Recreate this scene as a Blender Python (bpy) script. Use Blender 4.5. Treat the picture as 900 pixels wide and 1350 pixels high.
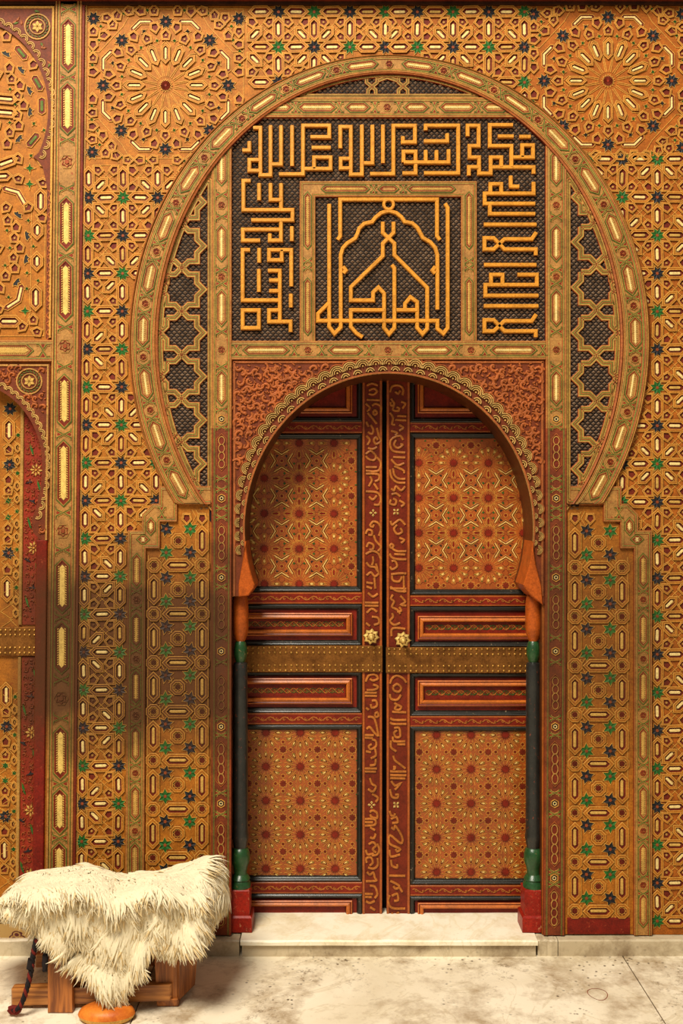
import bpy, math, random
from math import sin, cos, pi, sqrt, hypot, atan2, radians
from mathutils import Vector, Matrix, noise
random.seed(7)
for o in list(bpy.data.objects): bpy.data.objects.remove(o, do_unlink=True)
SC = bpy.context.scene
COL = SC.collection

# ------------------------------------------------------------------ camera, light, exposure
# The carved wall stands in the plane Y=0 facing -Y; the kerb top is Z=0; the camera stands 4 m away at eye level.
DIST, FPX, CZ = 4.0, 1320.0, 1.688
cam = bpy.data.cameras.new('camera'); camo = bpy.data.objects.new('camera', cam); COL.objects.link(camo)
camo.location = (0, -DIST, CZ); camo.rotation_euler = (pi/2, 0, 0)
cam.sensor_fit = 'VERTICAL'; cam.sensor_height = 36; cam.lens = FPX/1350*36; cam.clip_start = .05
SC.camera = camo

wd = bpy.data.worlds.new('world'); SC.world = wd; wd.use_nodes = True
bg = wd.node_tree.nodes['Background']; bg.inputs[0].default_value = (1.0, .93, .82, 1); bg.inputs[1].default_value = .27
# daylight falling into the courtyard through its open roof, above and to the left of the camera
al_ = bpy.data.lights.new('courtyard_daylight', 'AREA'); al_.shape = 'DISK'; al_.size = 3.2; al_.energy = 1140; al_.color = (1.0, .92, .78)
alo = bpy.data.objects.new('courtyard_daylight', al_); COL.objects.link(alo); alo.location = (-2.2, -4.5, 7.4)
alo.rotation_euler = (Vector((-.2, 0, 1.5))-alo.location).to_track_quat('-Z', 'Y').to_euler()
vs = SC.view_settings
vs.view_transform = 'Standard'; vs.look = 'None'; vs.gamma = 1; vs.use_curve_mapping = False; vs.exposure = -.15

# ------------------------------------------------------------------ materials
def lin(c):
    return tuple(((v/255)/12.92 if v/255 <= .04045 else ((v/255+.055)/1.055)**2.4) for v in c)
GR = bpy.data.node_groups.new('grime', 'ShaderNodeTree')
def build_grime():
    g = GR; g.interface.new_socket('Fac', in_out='OUTPUT', socket_type='NodeSocketFloat')
    n = g.nodes; L = g.links.new
    out = n.new('NodeGroupOutput'); geo = n.new('ShaderNodeNewGeometry'); sep = n.new('ShaderNodeSeparateXYZ')
    L(geo.outputs['Position'], sep.inputs[0])
    nz = n.new('ShaderNodeTexNoise'); nz.inputs['Scale'].default_value = 5; nz.inputs['Detail'].default_value = 6
    L(geo.outputs['Position'], nz.inputs['Vector'])
    def M(op, a, b=None, clamp=False):
        m = n.new('ShaderNodeMath'); m.operation = op; m.use_clamp = clamp
        for i, v in enumerate((a, b)):
            if v is None: continue
            if isinstance(v, (int, float)): m.inputs[i].default_value = v
            else: L(v, m.inputs[i])
        return m.outputs[0]
    def bump(coord, c, w):  # 1 in the middle, 0 beyond w
        d = M('ABSOLUTE', M('SUBTRACT', coord, c)); return M('SUBTRACT', 1.0, M('DIVIDE', d, w), True)
    zz = M('ADD', sep.outputs[2], M('MULTIPLY', M('SUBTRACT', nz.outputs[0], .5), .45))
    xx = M('ADD', sep.outputs[0], M('MULTIPLY', M('SUBTRACT', nz.outputs[0], .5), .25))
    # hand-worn, soot-brown patch on the left at shoulder height and a fainter one right of the door
    a = M('MULTIPLY', M('MINIMUM', M('MULTIPLY', bump(zz, 1.12, .52), 1.8), 1.0), M('MINIMUM', M('MULTIPLY', bump(xx, -.85, .62), 2.2), 1.0))
    b = M('MULTIPLY', M('MINIMUM', M('MULTIPLY', bump(zz, 1.2, .6), 1.4), 1.0), M('MINIMUM', M('MULTIPLY', bump(xx, .98, .42), 1.5), 1.0))
    f = M('ADD', M('MULTIPLY', a, 1.), M('MULTIPLY', b, .62), True)
    L(f, out.inputs[0])
build_grime()
MAT = {}
def mat(name, rgb, rough=.5, var=.18, bump=.25, bs=260., grime=.92, metal=0., spec=.22, dark=None, wear=0., wcol=(225, 190, 130), nscale=22., soil=.38):
    m = bpy.data.materials.new(name); m.use_nodes = True; MAT[name] = m
    nt = m.node_tree; n = nt.nodes; L = nt.links.new; b = n['Principled BSDF']
    c = lin(rgb); d = lin(dark) if dark else tuple(v*(1-2.2*var) for v in c)
    geo = n.new('ShaderNodeNewGeometry')
    t = n.new('ShaderNodeTexNoise'); t.inputs['Scale'].default_value = nscale; t.inputs['Detail'].default_value = 8; t.inputs['Roughness'].default_value = .68
    L(geo.outputs['Position'], t.inputs['Vector'])
    r = n.new('ShaderNodeValToRGB'); r.color_ramp.elements[0].position = .3; r.color_ramp.elements[1].position = .62
    r.color_ramp.elements[0].color = (*[max(0, v) for v in d], 1); r.color_ramp.elements[1].color = (*c, 1)
    L(t.outputs[0], r.inputs[0]); col = r.outputs[0]
    if soil:                                        # fine soot and dust worked into the old paint
        t4 = n.new('ShaderNodeTexNoise'); t4.inputs['Scale'].default_value = 150; t4.inputs['Detail'].default_value = 7; t4.inputs['Roughness'].default_value = .7
        L(geo.outputs['Position'], t4.inputs['Vector'])
        r4 = n.new('ShaderNodeValToRGB'); r4.color_ramp.elements[0].position = .34; r4.color_ramp.elements[1].position = .58; q4 = 1-soil
        r4.color_ramp.elements[0].color = (q4, q4*.95, q4*.88, 1); r4.color_ramp.elements[1].color = (1, 1, 1, 1); L(t4.outputs[0], r4.inputs[0])
        m4 = n.new('ShaderNodeMix'); m4.data_type = 'RGBA'; m4.blend_type = 'MULTIPLY'; m4.inputs[0].default_value = 1; L(col, m4.inputs[6]); L(r4.outputs[0], m4.inputs[7]); col = m4.outputs[2]
    t2 = n.new('ShaderNodeTexNoise'); t2.inputs['Scale'].default_value = bs; t2.inputs['Detail'].default_value = 3
    L(geo.outputs['Position'], t2.inputs['Vector'])
    if wear:
        t3 = n.new('ShaderNodeTexNoise'); t3.inputs['Scale'].default_value = 60; t3.inputs['Detail'].default_value = 9; t3.inputs['Roughness'].default_value = .75
        L(geo.outputs['Position'], t3.inputs['Vector'])
        rr = n.new('ShaderNodeValToRGB'); rr.color_ramp.elements[0].position = .62-wear*.25; rr.color_ramp.elements[1].position = .68-wear*.2
        L(t3.outputs[0], rr.inputs[0])
        mx = n.new('ShaderNodeMix'); mx.data_type = 'RGBA'; L(rr.outputs[0], mx.inputs[0]); L(col, mx.inputs[6]); mx.inputs[7].default_value = (*lin(wcol), 1); col = mx.outputs[2]
    if grime:
        gg = n.new('ShaderNodeGroup'); gg.node_tree = GR
        mm = n.new('ShaderNodeMath'); mm.operation = 'MULTIPLY'; mm.inputs[1].default_value = grime; L(gg.outputs[0], mm.inputs[0])
        mx = n.new('ShaderNodeMix'); mx.data_type = 'RGBA'; L(mm.outputs[0], mx.inputs[0]); L(col, mx.inputs[6]); mx.inputs[7].default_value = (*lin((70, 40, 18)), 1); col = mx.outputs[2]
    L(col, b.inputs['Base Color'])
    b.inputs['Roughness'].default_value = rough; b.inputs['Metallic'].default_value = metal; b.inputs['Specular IOR Level'].default_value = spec
    if bump:
        bp = n.new('ShaderNodeBump'); bp.inputs['Strength'].default_value = bump; bp.inputs['Distance'].default_value = .002
        L(t2.outputs[0], bp.inputs['Height']); L(bp.outputs[0], b.inputs['Normal'])
    return m
mat('orange', (182, 110, 28), .62, .2, wear=.2, wcol=(140, 72, 18))
mat('orangered', (178, 98, 26), .62, .2, wear=.2, wcol=(134, 62, 18))
mat('yellow', (212, 154, 66), .62, .12, grime=.55)
mat('redbrown', (122, 42, 20), .62, .2)
mat('rust', (158, 74, 32), .62, .2)
mat('dullgold', (136, 90, 44), .62, .2)
mat('dullred', (130, 58, 28), .62, .25)
mat('cream', (240, 210, 136), .62, .1, grime=.4)
mat('field', (182, 130, 66), .62, .2, wear=.14, wcol=(140, 66, 30))
mat('creamdim', (210, 166, 82), .62, .14, grime=.45)
mat('navy', (40, 38, 40), .62, .2, grime=.35)
mat('green', (44, 104, 40), .62, .2, grime=.4)
mat('leafgreen', (92, 112, 38), .62, .2, grime=.6)
mat('gold', (188, 140, 68), .62, .16, wear=.1, wcol=(150, 80, 34))
mat('goldred', (168, 92, 42), .62, .2)
mat('red', (150, 46, 22), .62, .2)
mat('deepred', (128, 28, 14), .42, .2, wear=.1, wcol=(160, 70, 40))
mat('letter', (222, 150, 50), .42, .14, wear=.08, wcol=(170, 90, 30), grime=0)
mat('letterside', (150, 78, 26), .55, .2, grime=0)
mat('ground', (156, 130, 106), .6, .22, grime=0, dark=(92, 70, 52))
mat('grounddark', (34, 24, 18), .8, .2, grime=0)
mat('terracotta', (176, 94, 42), .62, .2, grime=.3)
mat('terradark', (120, 46, 18), .62, .2, grime=.3)
mat('terramid', (118, 52, 22), .62, .2, grime=.3)
mat('lace', (206, 164, 92), .62, .16, grime=.4)
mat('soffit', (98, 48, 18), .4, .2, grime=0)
mat('barewood', (190, 90, 28), .35, .2, grime=.2, wear=.08, wcol=(120, 50, 20))
mat('doororange', (172, 85, 24), .34, .16, grime=0, spec=.5)
mat('dooryellow', (212, 148, 60), .4, .12, grime=0)
mat('doorcream', (236, 194, 110), .4, .12, grime=0)
mat('doorred', (134, 36, 18), .38, .2, grime=0)
mat('doorbrick', (120, 40, 18), .4, .2, grime=0)
mat('doorgold', (190, 114, 46), .4, .2, grime=0)
mat('doorblack', (34, 32, 26), .32, .25, grime=0, spec=.5, wear=.04, wcol=(150, 130, 100))
mat('doorgreen', (52, 96, 40), .4, .2, grime=0)
mat('moulding', (204, 110, 36), .36, .16, grime=0, spec=.4)
mat('brass', (150, 98, 44), .42, .25, metal=.6, grime=0, dark=(100, 60, 24))
mat('nail', (190, 142, 66), .35, .2, metal=.6, grime=0)
mat('postcream', (230, 194, 104), .5, .12, grime=.4)
mat('brassbright', (232, 196, 110), .34, .12, metal=.45, grime=0, spec=.5, soil=.1)
mat('columnblack', (42, 42, 38), .3, .25, grime=0, spec=.5, wear=.07, wcol=(140, 60, 30))
mat('columngreen', (36, 80, 40), .3, .2, grime=0, spec=.5, wear=.05, wcol=(130, 110, 70))
mat('columnred', (160, 34, 18), .38, .2, grime=0, wear=.14, wcol=(190, 130, 90))
mat('beamdark', (74, 40, 18), .55, .3, grime=0)
mat('plaster', (236, 226, 206), .8, .06, grime=0)
mat('wool', (232, 218, 184), .85, .07, soil=0, bump=0, grime=0, spec=.15, nscale=30)
mat('wooltip', (222, 196, 146), .85, .1, soil=0, bump=0, grime=0, spec=.15, nscale=30)
mat('hide', (240, 222, 180), .85, .1, soil=0, grime=0)
mat('cord', (36, 28, 30), .8, .2, grime=0)
mat('cordred', (120, 34, 26), .8, .2, grime=0)
mat('tan', (222, 128, 44), .4, .12, soil=.1, grime=0, dark=(170, 74, 24), nscale=14)
mat('tanedge', (232, 180, 88), .5, .1, grime=0)
mat('ink', (150, 84, 60), .8, .1, grime=0)
def woodmat(name, a, b_, sx=(3, 3, 40)):
    m = bpy.data.materials.new(name); m.use_nodes = True; MAT[name] = m
    nt = m.node_tree; n = nt.nodes; L = nt.links.new; b = n['Principled BSDF']
    tc = n.new('ShaderNodeTexCoord'); mp = n.new('ShaderNodeMapping'); mp.inputs['Scale'].default_value = sx
    L(tc.outputs['Object'], mp.inputs[0])
    t = n.new('ShaderNodeTexNoise'); t.inputs['Scale'].default_value = 1.6; t.inputs['Detail'].default_value = 8; t.inputs['Distortion'].default_value = .6
    L(mp.outputs[0], t.inputs['Vector'])
    r = n.new('ShaderNodeValToRGB'); r.color_ramp.elements[0].position = .36; r.color_ramp.elements[1].position = .64
    r.color_ramp.elements[0].color = (*lin(b_), 1); r.color_ramp.elements[1].color = (*lin(a), 1)
    L(t.outputs[0], r.inputs[0]); L(r.outputs[0], b.inputs['Base Color'])
    bp = n.new('ShaderNodeBump'); bp.inputs['Strength'].default_value = .4; bp.inputs['Distance'].default_value = .004
    L(t.outputs[0], bp.inputs['Height']); L(bp.outputs[0], b.inputs['Normal']); b.inputs['Roughness'].default_value = .5
woodmat('stoolwood', (176, 104, 42), (112, 58, 20), (40, 40, 3))
woodmat('railwood', (186, 120, 56), (120, 66, 26), (3, 40, 40))
def marble(name, base, vein, dirt, damt, spots=.0):
    m = bpy.data.materials.new(name); m.use_nodes = True; MAT[name] = m
    nt = m.node_tree; n = nt.nodes; L = nt.links.new; b = n['Principled BSDF']
    geo = n.new('ShaderNodeNewGeometry')
    def nz(scale, det, rough=.6, dist=0.):
        t = n.new('ShaderNodeTexNoise'); t.inputs['Scale'].default_value = scale; t.inputs['Detail'].default_value = det
        t.inputs['Roughness'].default_value = rough; t.inputs['Distortion'].default_value = dist
        L(geo.outputs['Position'], t.inputs['Vector']); return t.outputs[0]
    def ramp(v, p0, p1, c0=0., c1=1.):
        r = n.new('ShaderNodeValToRGB'); r.color_ramp.elements[0].position = p0; r.color_ramp.elements[1].position = p1
        r.color_ramp.elements[0].color = (c0, c0, c0, 1); r.color_ramp.elements[1].color = (c1, c1, c1, 1); L(v, r.inputs[0]); return r.outputs[0]
    def mix(f, a, c):
        mx = n.new('ShaderNodeMix'); mx.data_type = 'RGBA'; L(f, mx.inputs[0])
        if isinstance(a, tuple): mx.inputs[6].default_value = (*a, 1)
        else: L(a, mx.inputs[6])
        mx.inputs[7].default_value = (*c, 1); return mx.outputs[2]
    def mul(a, v):
        m_ = n.new('ShaderNodeMath'); m_.operation = 'MULTIPLY'; L(a, m_.inputs[0])
        if isinstance(v, float): m_.inputs[1].default_value = v
        else: L(v, m_.inputs[1])
        return m_.outputs[0]
    v = n.new('ShaderNodeMath'); v.operation = 'ABSOLUTE'; s = n.new('ShaderNodeMath'); s.operation = 'SUBTRACT'; s.inputs[1].default_value = .5
    L(nz(2.4, 5, .6, 1.6), s.inputs[0]); L(s.outputs[0], v.inputs[0])
    col = mix(mul(ramp(nz(1.6, 6, .6, .8), .42, .66), .5), lin(base), lin(vein))
    col = mix(mul(ramp(v.outputs[0], .0, .022, 1., 0.), .45), col, lin(vein))
    col = mix(mul(ramp(nz(5, 10, .72), .47, .66), damt), col, lin(dirt))
    if spots:
        vo = n.new('ShaderNodeTexVoronoi'); vo.inputs['Scale'].default_value = 38; L(geo.outputs['Position'], vo.inputs['Vector'])
        sp = mul(mul(ramp(vo.outputs['Distance'], .12, .24, 1., 0.), ramp(nz(3.1, 4), .5, .6)), spots)
        col = mix(sp, col, lin((66, 48, 30)))
        col = mix(mul(mul(ramp(nz(26, 8, .8), .55, .66), ramp(nz(2.2, 3), .48, .62)), spots), col, lin((112, 86, 54)))
    L(col, b.inputs['Base Color']); b.inputs['Roughness'].default_value = .5
    bp = n.new('ShaderNodeBump'); bp.inputs['Strength'].default_value = .15; bp.inputs['Distance'].default_value = .004; L(nz(40, 6), bp.inputs['Height']); L(bp.outputs[0], b.inputs['Normal'])
marble('marblefloor', (240, 228, 202), (196, 178, 142), (142, 112, 72), .72, 1.)
marble('marblekerb', (206, 190, 158), (170, 150, 116), (118, 92, 58), .75, .3)
marble('marbleslab', (248, 240, 216), (226, 208, 164), (196, 166, 104), .5, .12)
marble('joint', (96, 78, 54), (70, 56, 38), (50, 38, 24), .5)
# patterned cushion cloth: maroon motifs on buff
def cushionmat():
    m = bpy.data.materials.new('cushioncloth'); m.use_nodes = True; MAT['cushioncloth'] = m
    nt = m.node_tree; n = nt.nodes; L = nt.links.new; b = n['Principled BSDF']
    tc = n.new('ShaderNodeTexCoord'); vo = n.new('ShaderNodeTexVoronoi'); vo.inputs['Scale'].default_value = 26; L(tc.outputs['Object'], vo.inputs['Vector'])
    r = n.new('ShaderNodeValToRGB'); cr = r.color_ramp; cr.interpolation = 'CONSTANT'
    cr.elements[0].position = 0; cr.elements[0].color = (*lin((96, 26, 34)), 1); cr.elements[1].position = .2; cr.elements[1].color = (*lin((190, 150, 90)), 1)
    for p, c in ((.34, (92, 26, 34)), (.46, (206, 170, 108))):
        e = cr.elements.new(p); e.color = (*lin(c), 1)
    L(vo.outputs['Distance'], r.inputs[0]); L(r.outputs[0], b.inputs['Base Color']); b.inputs['Roughness'].default_value = .85
cushionmat()

# ------------------------------------------------------------------ geometry helpers
def K(h): return (DIST-h)/FPX
def lean(px, py):          # the old post and strip at the far left lean a little out of plumb
    if px < 280: return px + (450-py)*.011*min(1, (280-px)/170)
    return px
def W(px, py, h=0., h0=0.):
    """design units (1 unit = 1/330 m on the wall plane) at height h before the wall, drawn for the plane h0"""
    k = K(h0); x = lean(px, py) if -.15 < h0 < .08 else px
    return ((x-450)*k, -h, CZ-(py-675)*k)
def area2(p): return sum(p[i-1][0]*p[i][1]-p[i][0]*p[i-1][1] for i in range(len(p)))
def offset(p, d, closed=True):
    """mitred offset; closed polygons: positive d goes inwards; open paths: to the left"""
    n = len(p); s = 1
    if closed and area2(p) < 0: s = -1
    out = []
    for i in range(n):
        a = p[i-1] if (closed or i > 0) else None; b = p[i]; c = p[(i+1) % n] if (closed or i < n-1) else None
        def nrm(u, v):
            dx, dy = v[0]-u[0], v[1]-u[1]; l = hypot(dx, dy) or 1e-9; return (-dy/l*s, dx/l*s)
        if a is None: nx, ny = nrm(b, c)
        elif c is None: nx, ny = nrm(a, b)
        else:
            n1 = nrm(a, b); n2 = nrm(b, c); mx, my = n1[0]+n2[0], n1[1]+n2[1]; dd = 1+n1[0]*n2[0]+n1[1]*n2[1]
            if dd < .12: nx, ny = n1
            else: nx, ny = mx/dd, my/dd
        out.append((b[0]+nx*d, b[1]+ny*d))
    return out
class MB:
    def __init__(s, T=None, h0=0., local=False):
        s.v = []; s.f = []; s.fm = []; s.mats = []; k = K(h0)
        s.T = T or ((lambda x, y, h: (x*k, -h, -y*k)) if local else (lambda x, y, h: W(x, y, h, h0)))
    def mi(s, m):
        if m not in s.mats: s.mats.append(m)
        return s.mats.index(m)
    def raw(s, verts, faces, m):
        b = len(s.v); s.v += [tuple(v) for v in verts]; i = s.mi(m)
        for f in faces: s.f.append([b+q for q in f]); s.fm.append(i)
    def loops(s, loops, mats, cap=None, closed=True):
        """loops: list of lists of (x,y,h) with equal length; mats: one per band; cap: material of the last loop's face"""
        n = len(loops[0]); b = len(s.v)
        for l in loops: s.v += [s.T(*p) for p in l]
        for j in range(len(loops)-1):
            mi = s.mi(mats[j])
            for i in range(n if closed else n-1):
                i2 = (i+1) % n
                s.f.append([b+j*n+i, b+j*n+i2, b+(j+1)*n+i2, b+(j+1)*n+i]); s.fm.append(mi)
        if cap:
            s.f.append([b+(len(loops)-1)*n+i for i in range(n)]); s.fm.append(s.mi(cap))
    def rings(s, poly, levels, mats, cap):
        """levels: (inset, h)"""
        s.loops([[(x, y, h) for x, y in (offset(poly, d) if d else poly)] for d, h in levels], mats, cap)
    def prism(s, poly, ha, hb, m, side=None, bev=0., bh=None):
        if bev: s.rings(poly, [(0, ha), (0, hb-(bh if bh is not None else bev/330.)), (bev, hb)], [side or m, m], m)
        else: s.rings(poly, [(0, ha), (0, hb)], [side or m], m)
    def strip(s, path, prof, mats, closed=False, ends=True):
        """prof: list of (offset, h) across the path"""
        lp = [[(x, y, h) for x, y in (offset(path, d, closed) if d else path)] for d, h in prof]
        b = len(s.v); n = len(path); s.loops(lp, mats, None, closed)
        if ends and not closed:
            for i in (0, n-1):
                s.f.append([b+j*n+i for j in range(len(prof))]); s.fm.append(s.mi(mats[0]))
    def line(s, path, w, h, m, closed=False, hb=0.):
        a = w/2; s.strip(path, [(-a, hb), (-a*.8, h), (a*.8, h), (a, hb)], [m, m, m], closed, False)
    def box(s, x0, y0, x1, y1, ha, hb, m, bev=0.):
        s.prism([(x0, y0), (x1, y0), (x1, y1), (x0, y1)], ha, hb, m, bev=bev)
    def mesh(s, name, smooth=False, sharp=0):
        me = bpy.data.meshes.new(name); me.from_pydata(s.v, [], s.f)
        for m in s.mats: me.materials.append(MAT[m])
        me.polygons.foreach_set('material_index', s.fm)
        if smooth:
            me.polygons.foreach_set('use_smooth', [True]*len(me.polygons)); me.update()
            if sharp: me.set_sharp_from_angle(angle=radians(sharp))
        me.update(); return me
    def build(s, name, parent=None, smooth=False, sharp=0, **kw):
        return link(name, s.mesh(name, smooth, sharp), parent, **kw)
def link(name, me, parent=None, loc=None, rot=0., label=None, cat=None, group=None, kind=None):
    o = bpy.data.objects.new(name, me); COL.objects.link(o)
    if loc is not None: o.location = loc
    if rot: o.rotation_euler = (0, rot, 0)
    if parent is not None: o.parent = parent
    if label: o['label'] = label
    if cat: o['category'] = cat
    if group: o['group'] = group
    if kind: o['kind'] = kind
    return o
def empty(name, loc, label=None, cat=None, group=None, kind=None):
    o = link(name, None, None, None, 0, label, cat, group, kind); o.location = loc; o.empty_display_size = .1
    return o
def put(name, me, px, py, rot, parent, h=0., h0=0., **kw):
    """stamp a shared mesh (drawn in local design units) at a design point; rot is clockwise on screen, degrees"""
    o = link(name, me, parent, W(px, py, h, h0), radians(rot), **kw)
    if parent is not None and parent.type == 'EMPTY': o.location = Vector(o.location)-parent.location
    return o
def hexa(L, w, t=None):
    t = w if t is None else t
    return [(-L, 0), (-L+t, -w), (L-t, -w), (L, 0), (L-t, w), (-L+t, w)]
def star(n, R, r, rot=0.):
    return [((R if i % 2 == 0 else r)*sin(rot+i*pi/n), -(R if i % 2 == 0 else r)*cos(rot+i*pi/n)) for i in range(2*n)]
def ngon(n, R, rot=0.): return [(R*sin(rot+i*2*pi/n), -R*cos(rot+i*2*pi/n)) for i in range(n)]
def rotp(p, deg, dx=0., dy=0.):
    a = radians(deg); return [(x*cos(a)-y*sin(a)+dx, x*sin(a)+y*cos(a)+dy) for x, y in p]
def smooth_path(p, n=4):
    """Catmull-Rom"""
    out = []
    for i in range(len(p)-1):
        a = p[i-1] if i else p[0]; b = p[i]; c = p[i+1]; d = p[i+2] if i+2 < len(p) else p[-1]
        for j in range(n):
            t = j/n; t2 = t*t; t3 = t2*t
            out.append(tuple(.5*(2*b[q]+(c[q]-a[q])*t+(2*a[q]-5*b[q]+4*c[q]-d[q])*t2+(3*b[q]-a[q]-3*c[q]+d[q])*t3) for q in (0, 1)))
    out.append(p[-1]); return out
def ell(cx, cy, a, b, t0, t1, n):
    """points on an ellipse; t in degrees, 0 = top, positive = clockwise on screen"""
    return [(cx+a*sin(radians(t0+(t1-t0)*i/n)), cy-b*cos(radians(t0+(t1-t0)*i/n))) for i in range(n+1)]

# ------------------------------------------------------------------ ground: marble floor slabs, kerb, threshold
ZF = -.066
def boxmesh(mb, x0, x1, y0, y1, z0, z1, m, bev=.0):
    b = bev
    v = [(x0, y0, z0), (x1, y0, z0), (x1, y1, z0), (x0, y1, z0), (x0, y0, z1-b), (x1, y0, z1-b), (x1, y1, z1-b), (x0, y1, z1-b),
         (x0+b, y0+b, z1), (x1-b, y0+b, z1), (x1-b, y1-b, z1), (x0+b, y1-b, z1)]
    f = [(3, 2, 1, 0), (0, 1, 5, 4), (1, 2, 6, 5), (2, 3, 7, 6), (3, 0, 4, 7), (4, 5, 9, 8), (5, 6, 10, 9), (6, 7, 11, 10), (7, 4, 8, 11), (8, 9, 10, 11)]
    mb.raw(v, f, m)
mb = MB(); boxmesh(mb, -4.4, 4.4, -6.4, .6, ZF-.06, ZF-.004, 'joint')
floor = mb.build('floor', kind='structure', label='cream veined marble floor with brown dirt stains')
xs = [-4.395, -2.559, -.724, 1.111, 2.946, 4.395]; ys = [-6.4, -4.2, -2.0, .2]
for i in range(5):
    for j in range(3):
        mb = MB(); g = .0022
        boxmesh(mb, xs[i]+g, xs[i+1]-g, ys[j]+g, ys[j+1]-g, ZF-.004, ZF, 'marblefloor', .0015); mb.build('slab', floor)
# small drawn ring on the floor at the right
mb = MB(); pts = [(.932+.036*cos(a*pi/12)+.004*sin(a*pi/6), -.36+.046*sin(a*pi/12)) for a in range(24)]
vv = []
for x, y in pts:
    ax, ay = .932+(x-.932)*.92, -.36+(y+.36)*.92; vv += [(x, y, ZF+.0006), (ax, ay, ZF+.0006)]
mb.raw(vv, [(2*i, (2*i+2) % 48, (2*i+3) % 48, 2*i+1) for i in range(24)], 'ink'); mb.build('pen_ring', floor)
# kerb: a row of stones either side of the threshold
def stone(mb, x0, x1, y0, y1, z0, z1, m, b=.006, seed=0):
    r = random.Random(seed); n = 10; prof = [(y1, z0), (y0, z0), (y0, z1-b), (y0+b, z1), (y1, z1)]
    vs_ = []
    for i in range(n+1):
        x = x0+(x1-x0)*i/n; j = r.uniform(-.0018, .0018)
        for k_, (y, z) in enumerate(prof): vs_.append((x, y+(j if 0 < k_ < 4 else 0), z+(r.uniform(-.0025, .001) if k_ in (2, 3) else 0)))
    f = [(i*5+k_, i*5+k_+1, (i+1)*5+k_+1, (i+1)*5+k_) for i in range(n) for k_ in range(4)]
    f += [(0, 1, 2, 3, 4), tuple(n*5+k_ for k_ in (4, 3, 2, 1, 0))]
    mb.raw(vs_, f, m)
def px_x(px, h): return (px-450)*K(h)
kerb = None
cuts = [(-1.9, -1.18), (-1.176, px_x(316, .05)-.003), (px_x(708, .05)+.003, px_x(735, .05)), (px_x(735, .05)+.003, 1.62), (1.624, 2.3)]
for i, (a, b) in enumerate(cuts):
    lab = ['grey marble kerb stone at the far left, beyond the stool', 'grey marble kerb stone behind the sheepskin stool', 'short cracked kerb stone right beside the threshold',
           'long stained marble kerb stone below the right wall', 'marble kerb stone at the far right end'][i]
    mb = MB(); stone(mb, a, b, -.046, .10, ZF, -.002, 'marblekerb', seed=i); mb.build('kerb_stone', label=lab, cat='kerb', group='kerb stones along the wall')
th = empty('threshold', ((px_x(512, .05)), -.05, ZF), label='white marble door threshold slab on a stained riser', cat='threshold')
def under(o, root):
    o.parent = root; o.location = -Vector(root.location); return o
mb = MB(); stone(mb, px_x(319, .05), px_x(706, .05), -.050, .46, ZF, -.018, 'marblekerb', .002, 11); under(mb.build('riser'), th)
mb = MB(); stone(mb, px_x(317, .05), px_x(708, .05), -.062, .46, -.017, .003, 'marbleslab', .006, 12); under(mb.build('slab_top'), th)

# ------------------------------------------------------------------ wall boards (with real openings for both doorways)
AX, AY, AA, AB = 512.5, 697., 189.5, 204.        # horseshoe arch of the main door
def arch_pts(side, n=40, da=0.):
    """front edge of the arch from its top down to the foot; side -1 left, +1 right"""
    return ell(AX, AY, AA+da, AB+da, 0, side*111.2, n)
L0, LY, LA = -40., 615., 98.                      # small arch of the doorway at the far left
def larch(t): return (L0+LA*sin(radians(t)), LY-(110 if abs(t) <= 90 else 140)*cos(radians(t)))
lar = [larch(-120+240*i/48) for i in range(49)]
TH = -.30
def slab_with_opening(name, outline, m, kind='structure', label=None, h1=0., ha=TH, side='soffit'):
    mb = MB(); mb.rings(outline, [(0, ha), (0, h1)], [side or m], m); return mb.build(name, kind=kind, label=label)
al = arch_pts(-1)
outl = [(512.5, -70), (512.5, AY-AB)] + al[1:] + [(327, 785), (304, 787), (304, 1232), (57, 1232), (57, 712), (47, 702)] + lar[::-1] + [(-127, 702), (-137, 712), (-137, 1232), (-190, 1232), (-190, -70)]
wall_left = slab_with_opening('wall_left', outl, 'orange', label='carved and painted orange wooden wall left of the door')
ar = arch_pts(1)
outr = [(512.5, -70), (512.5, AY-AB)] + ar[1:] + [(700, 785), (714, 797), (714, 1232), (1060, 1232), (1060, -70)]
wall_right = slab_with_opening('wall_right', outr, 'orangered', label='carved and painted orange wooden wall right of the door')

# ------------------------------------------------------------------ stamps: small carved pieces, drawn once and shared
ST = {}
HSR = .0068
def stamp(key, fn, **kw):
    if key not in ST:
        mb = MB(local=True, **kw); fn(mb); ST[key] = mb.mesh(key if isinstance(key, str) else key[0])
    return ST[key]
def cellrim(mb, p, floor_m, rim='yellow', w=.8, h=.0032, fl=.0006):
    mb.rings(p, [(0, 0), (0, h), (w, h), (w+.5, fl)], [rim, rim, floor_m], floor_m)
def bar(mb, p, ha, hb, m): mb.rings(p, [(0, ha), (.25, hb*.75), (.8, hb)], [m, m], m)
def lozenge(L, w, Lo, wo, barL, barw, bm='cream', rim='yellow', red='redbrown'):
    def f(mb):
        if Lo:
            sd = max(1.2, wo-w-.6)                  # a raised strap round a sunk cell
            mb.rings(hexa(Lo, wo), [(0, 0), (0, HSR*.8), (.35, HSR), (.95, HSR), (sd, HSR-.0004), (sd+.2, HSR), (sd+.85, HSR), (sd+1.2, .0004)], ['redbrown', rim, rim, 'orange', rim, rim, red], red)
        else: cellrim(mb, hexa(L, w, w*1.05), red, rim)
        bar(mb, hexa(barL, barw, barw*.9), .0004, .0042, bm)
    return f
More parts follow.
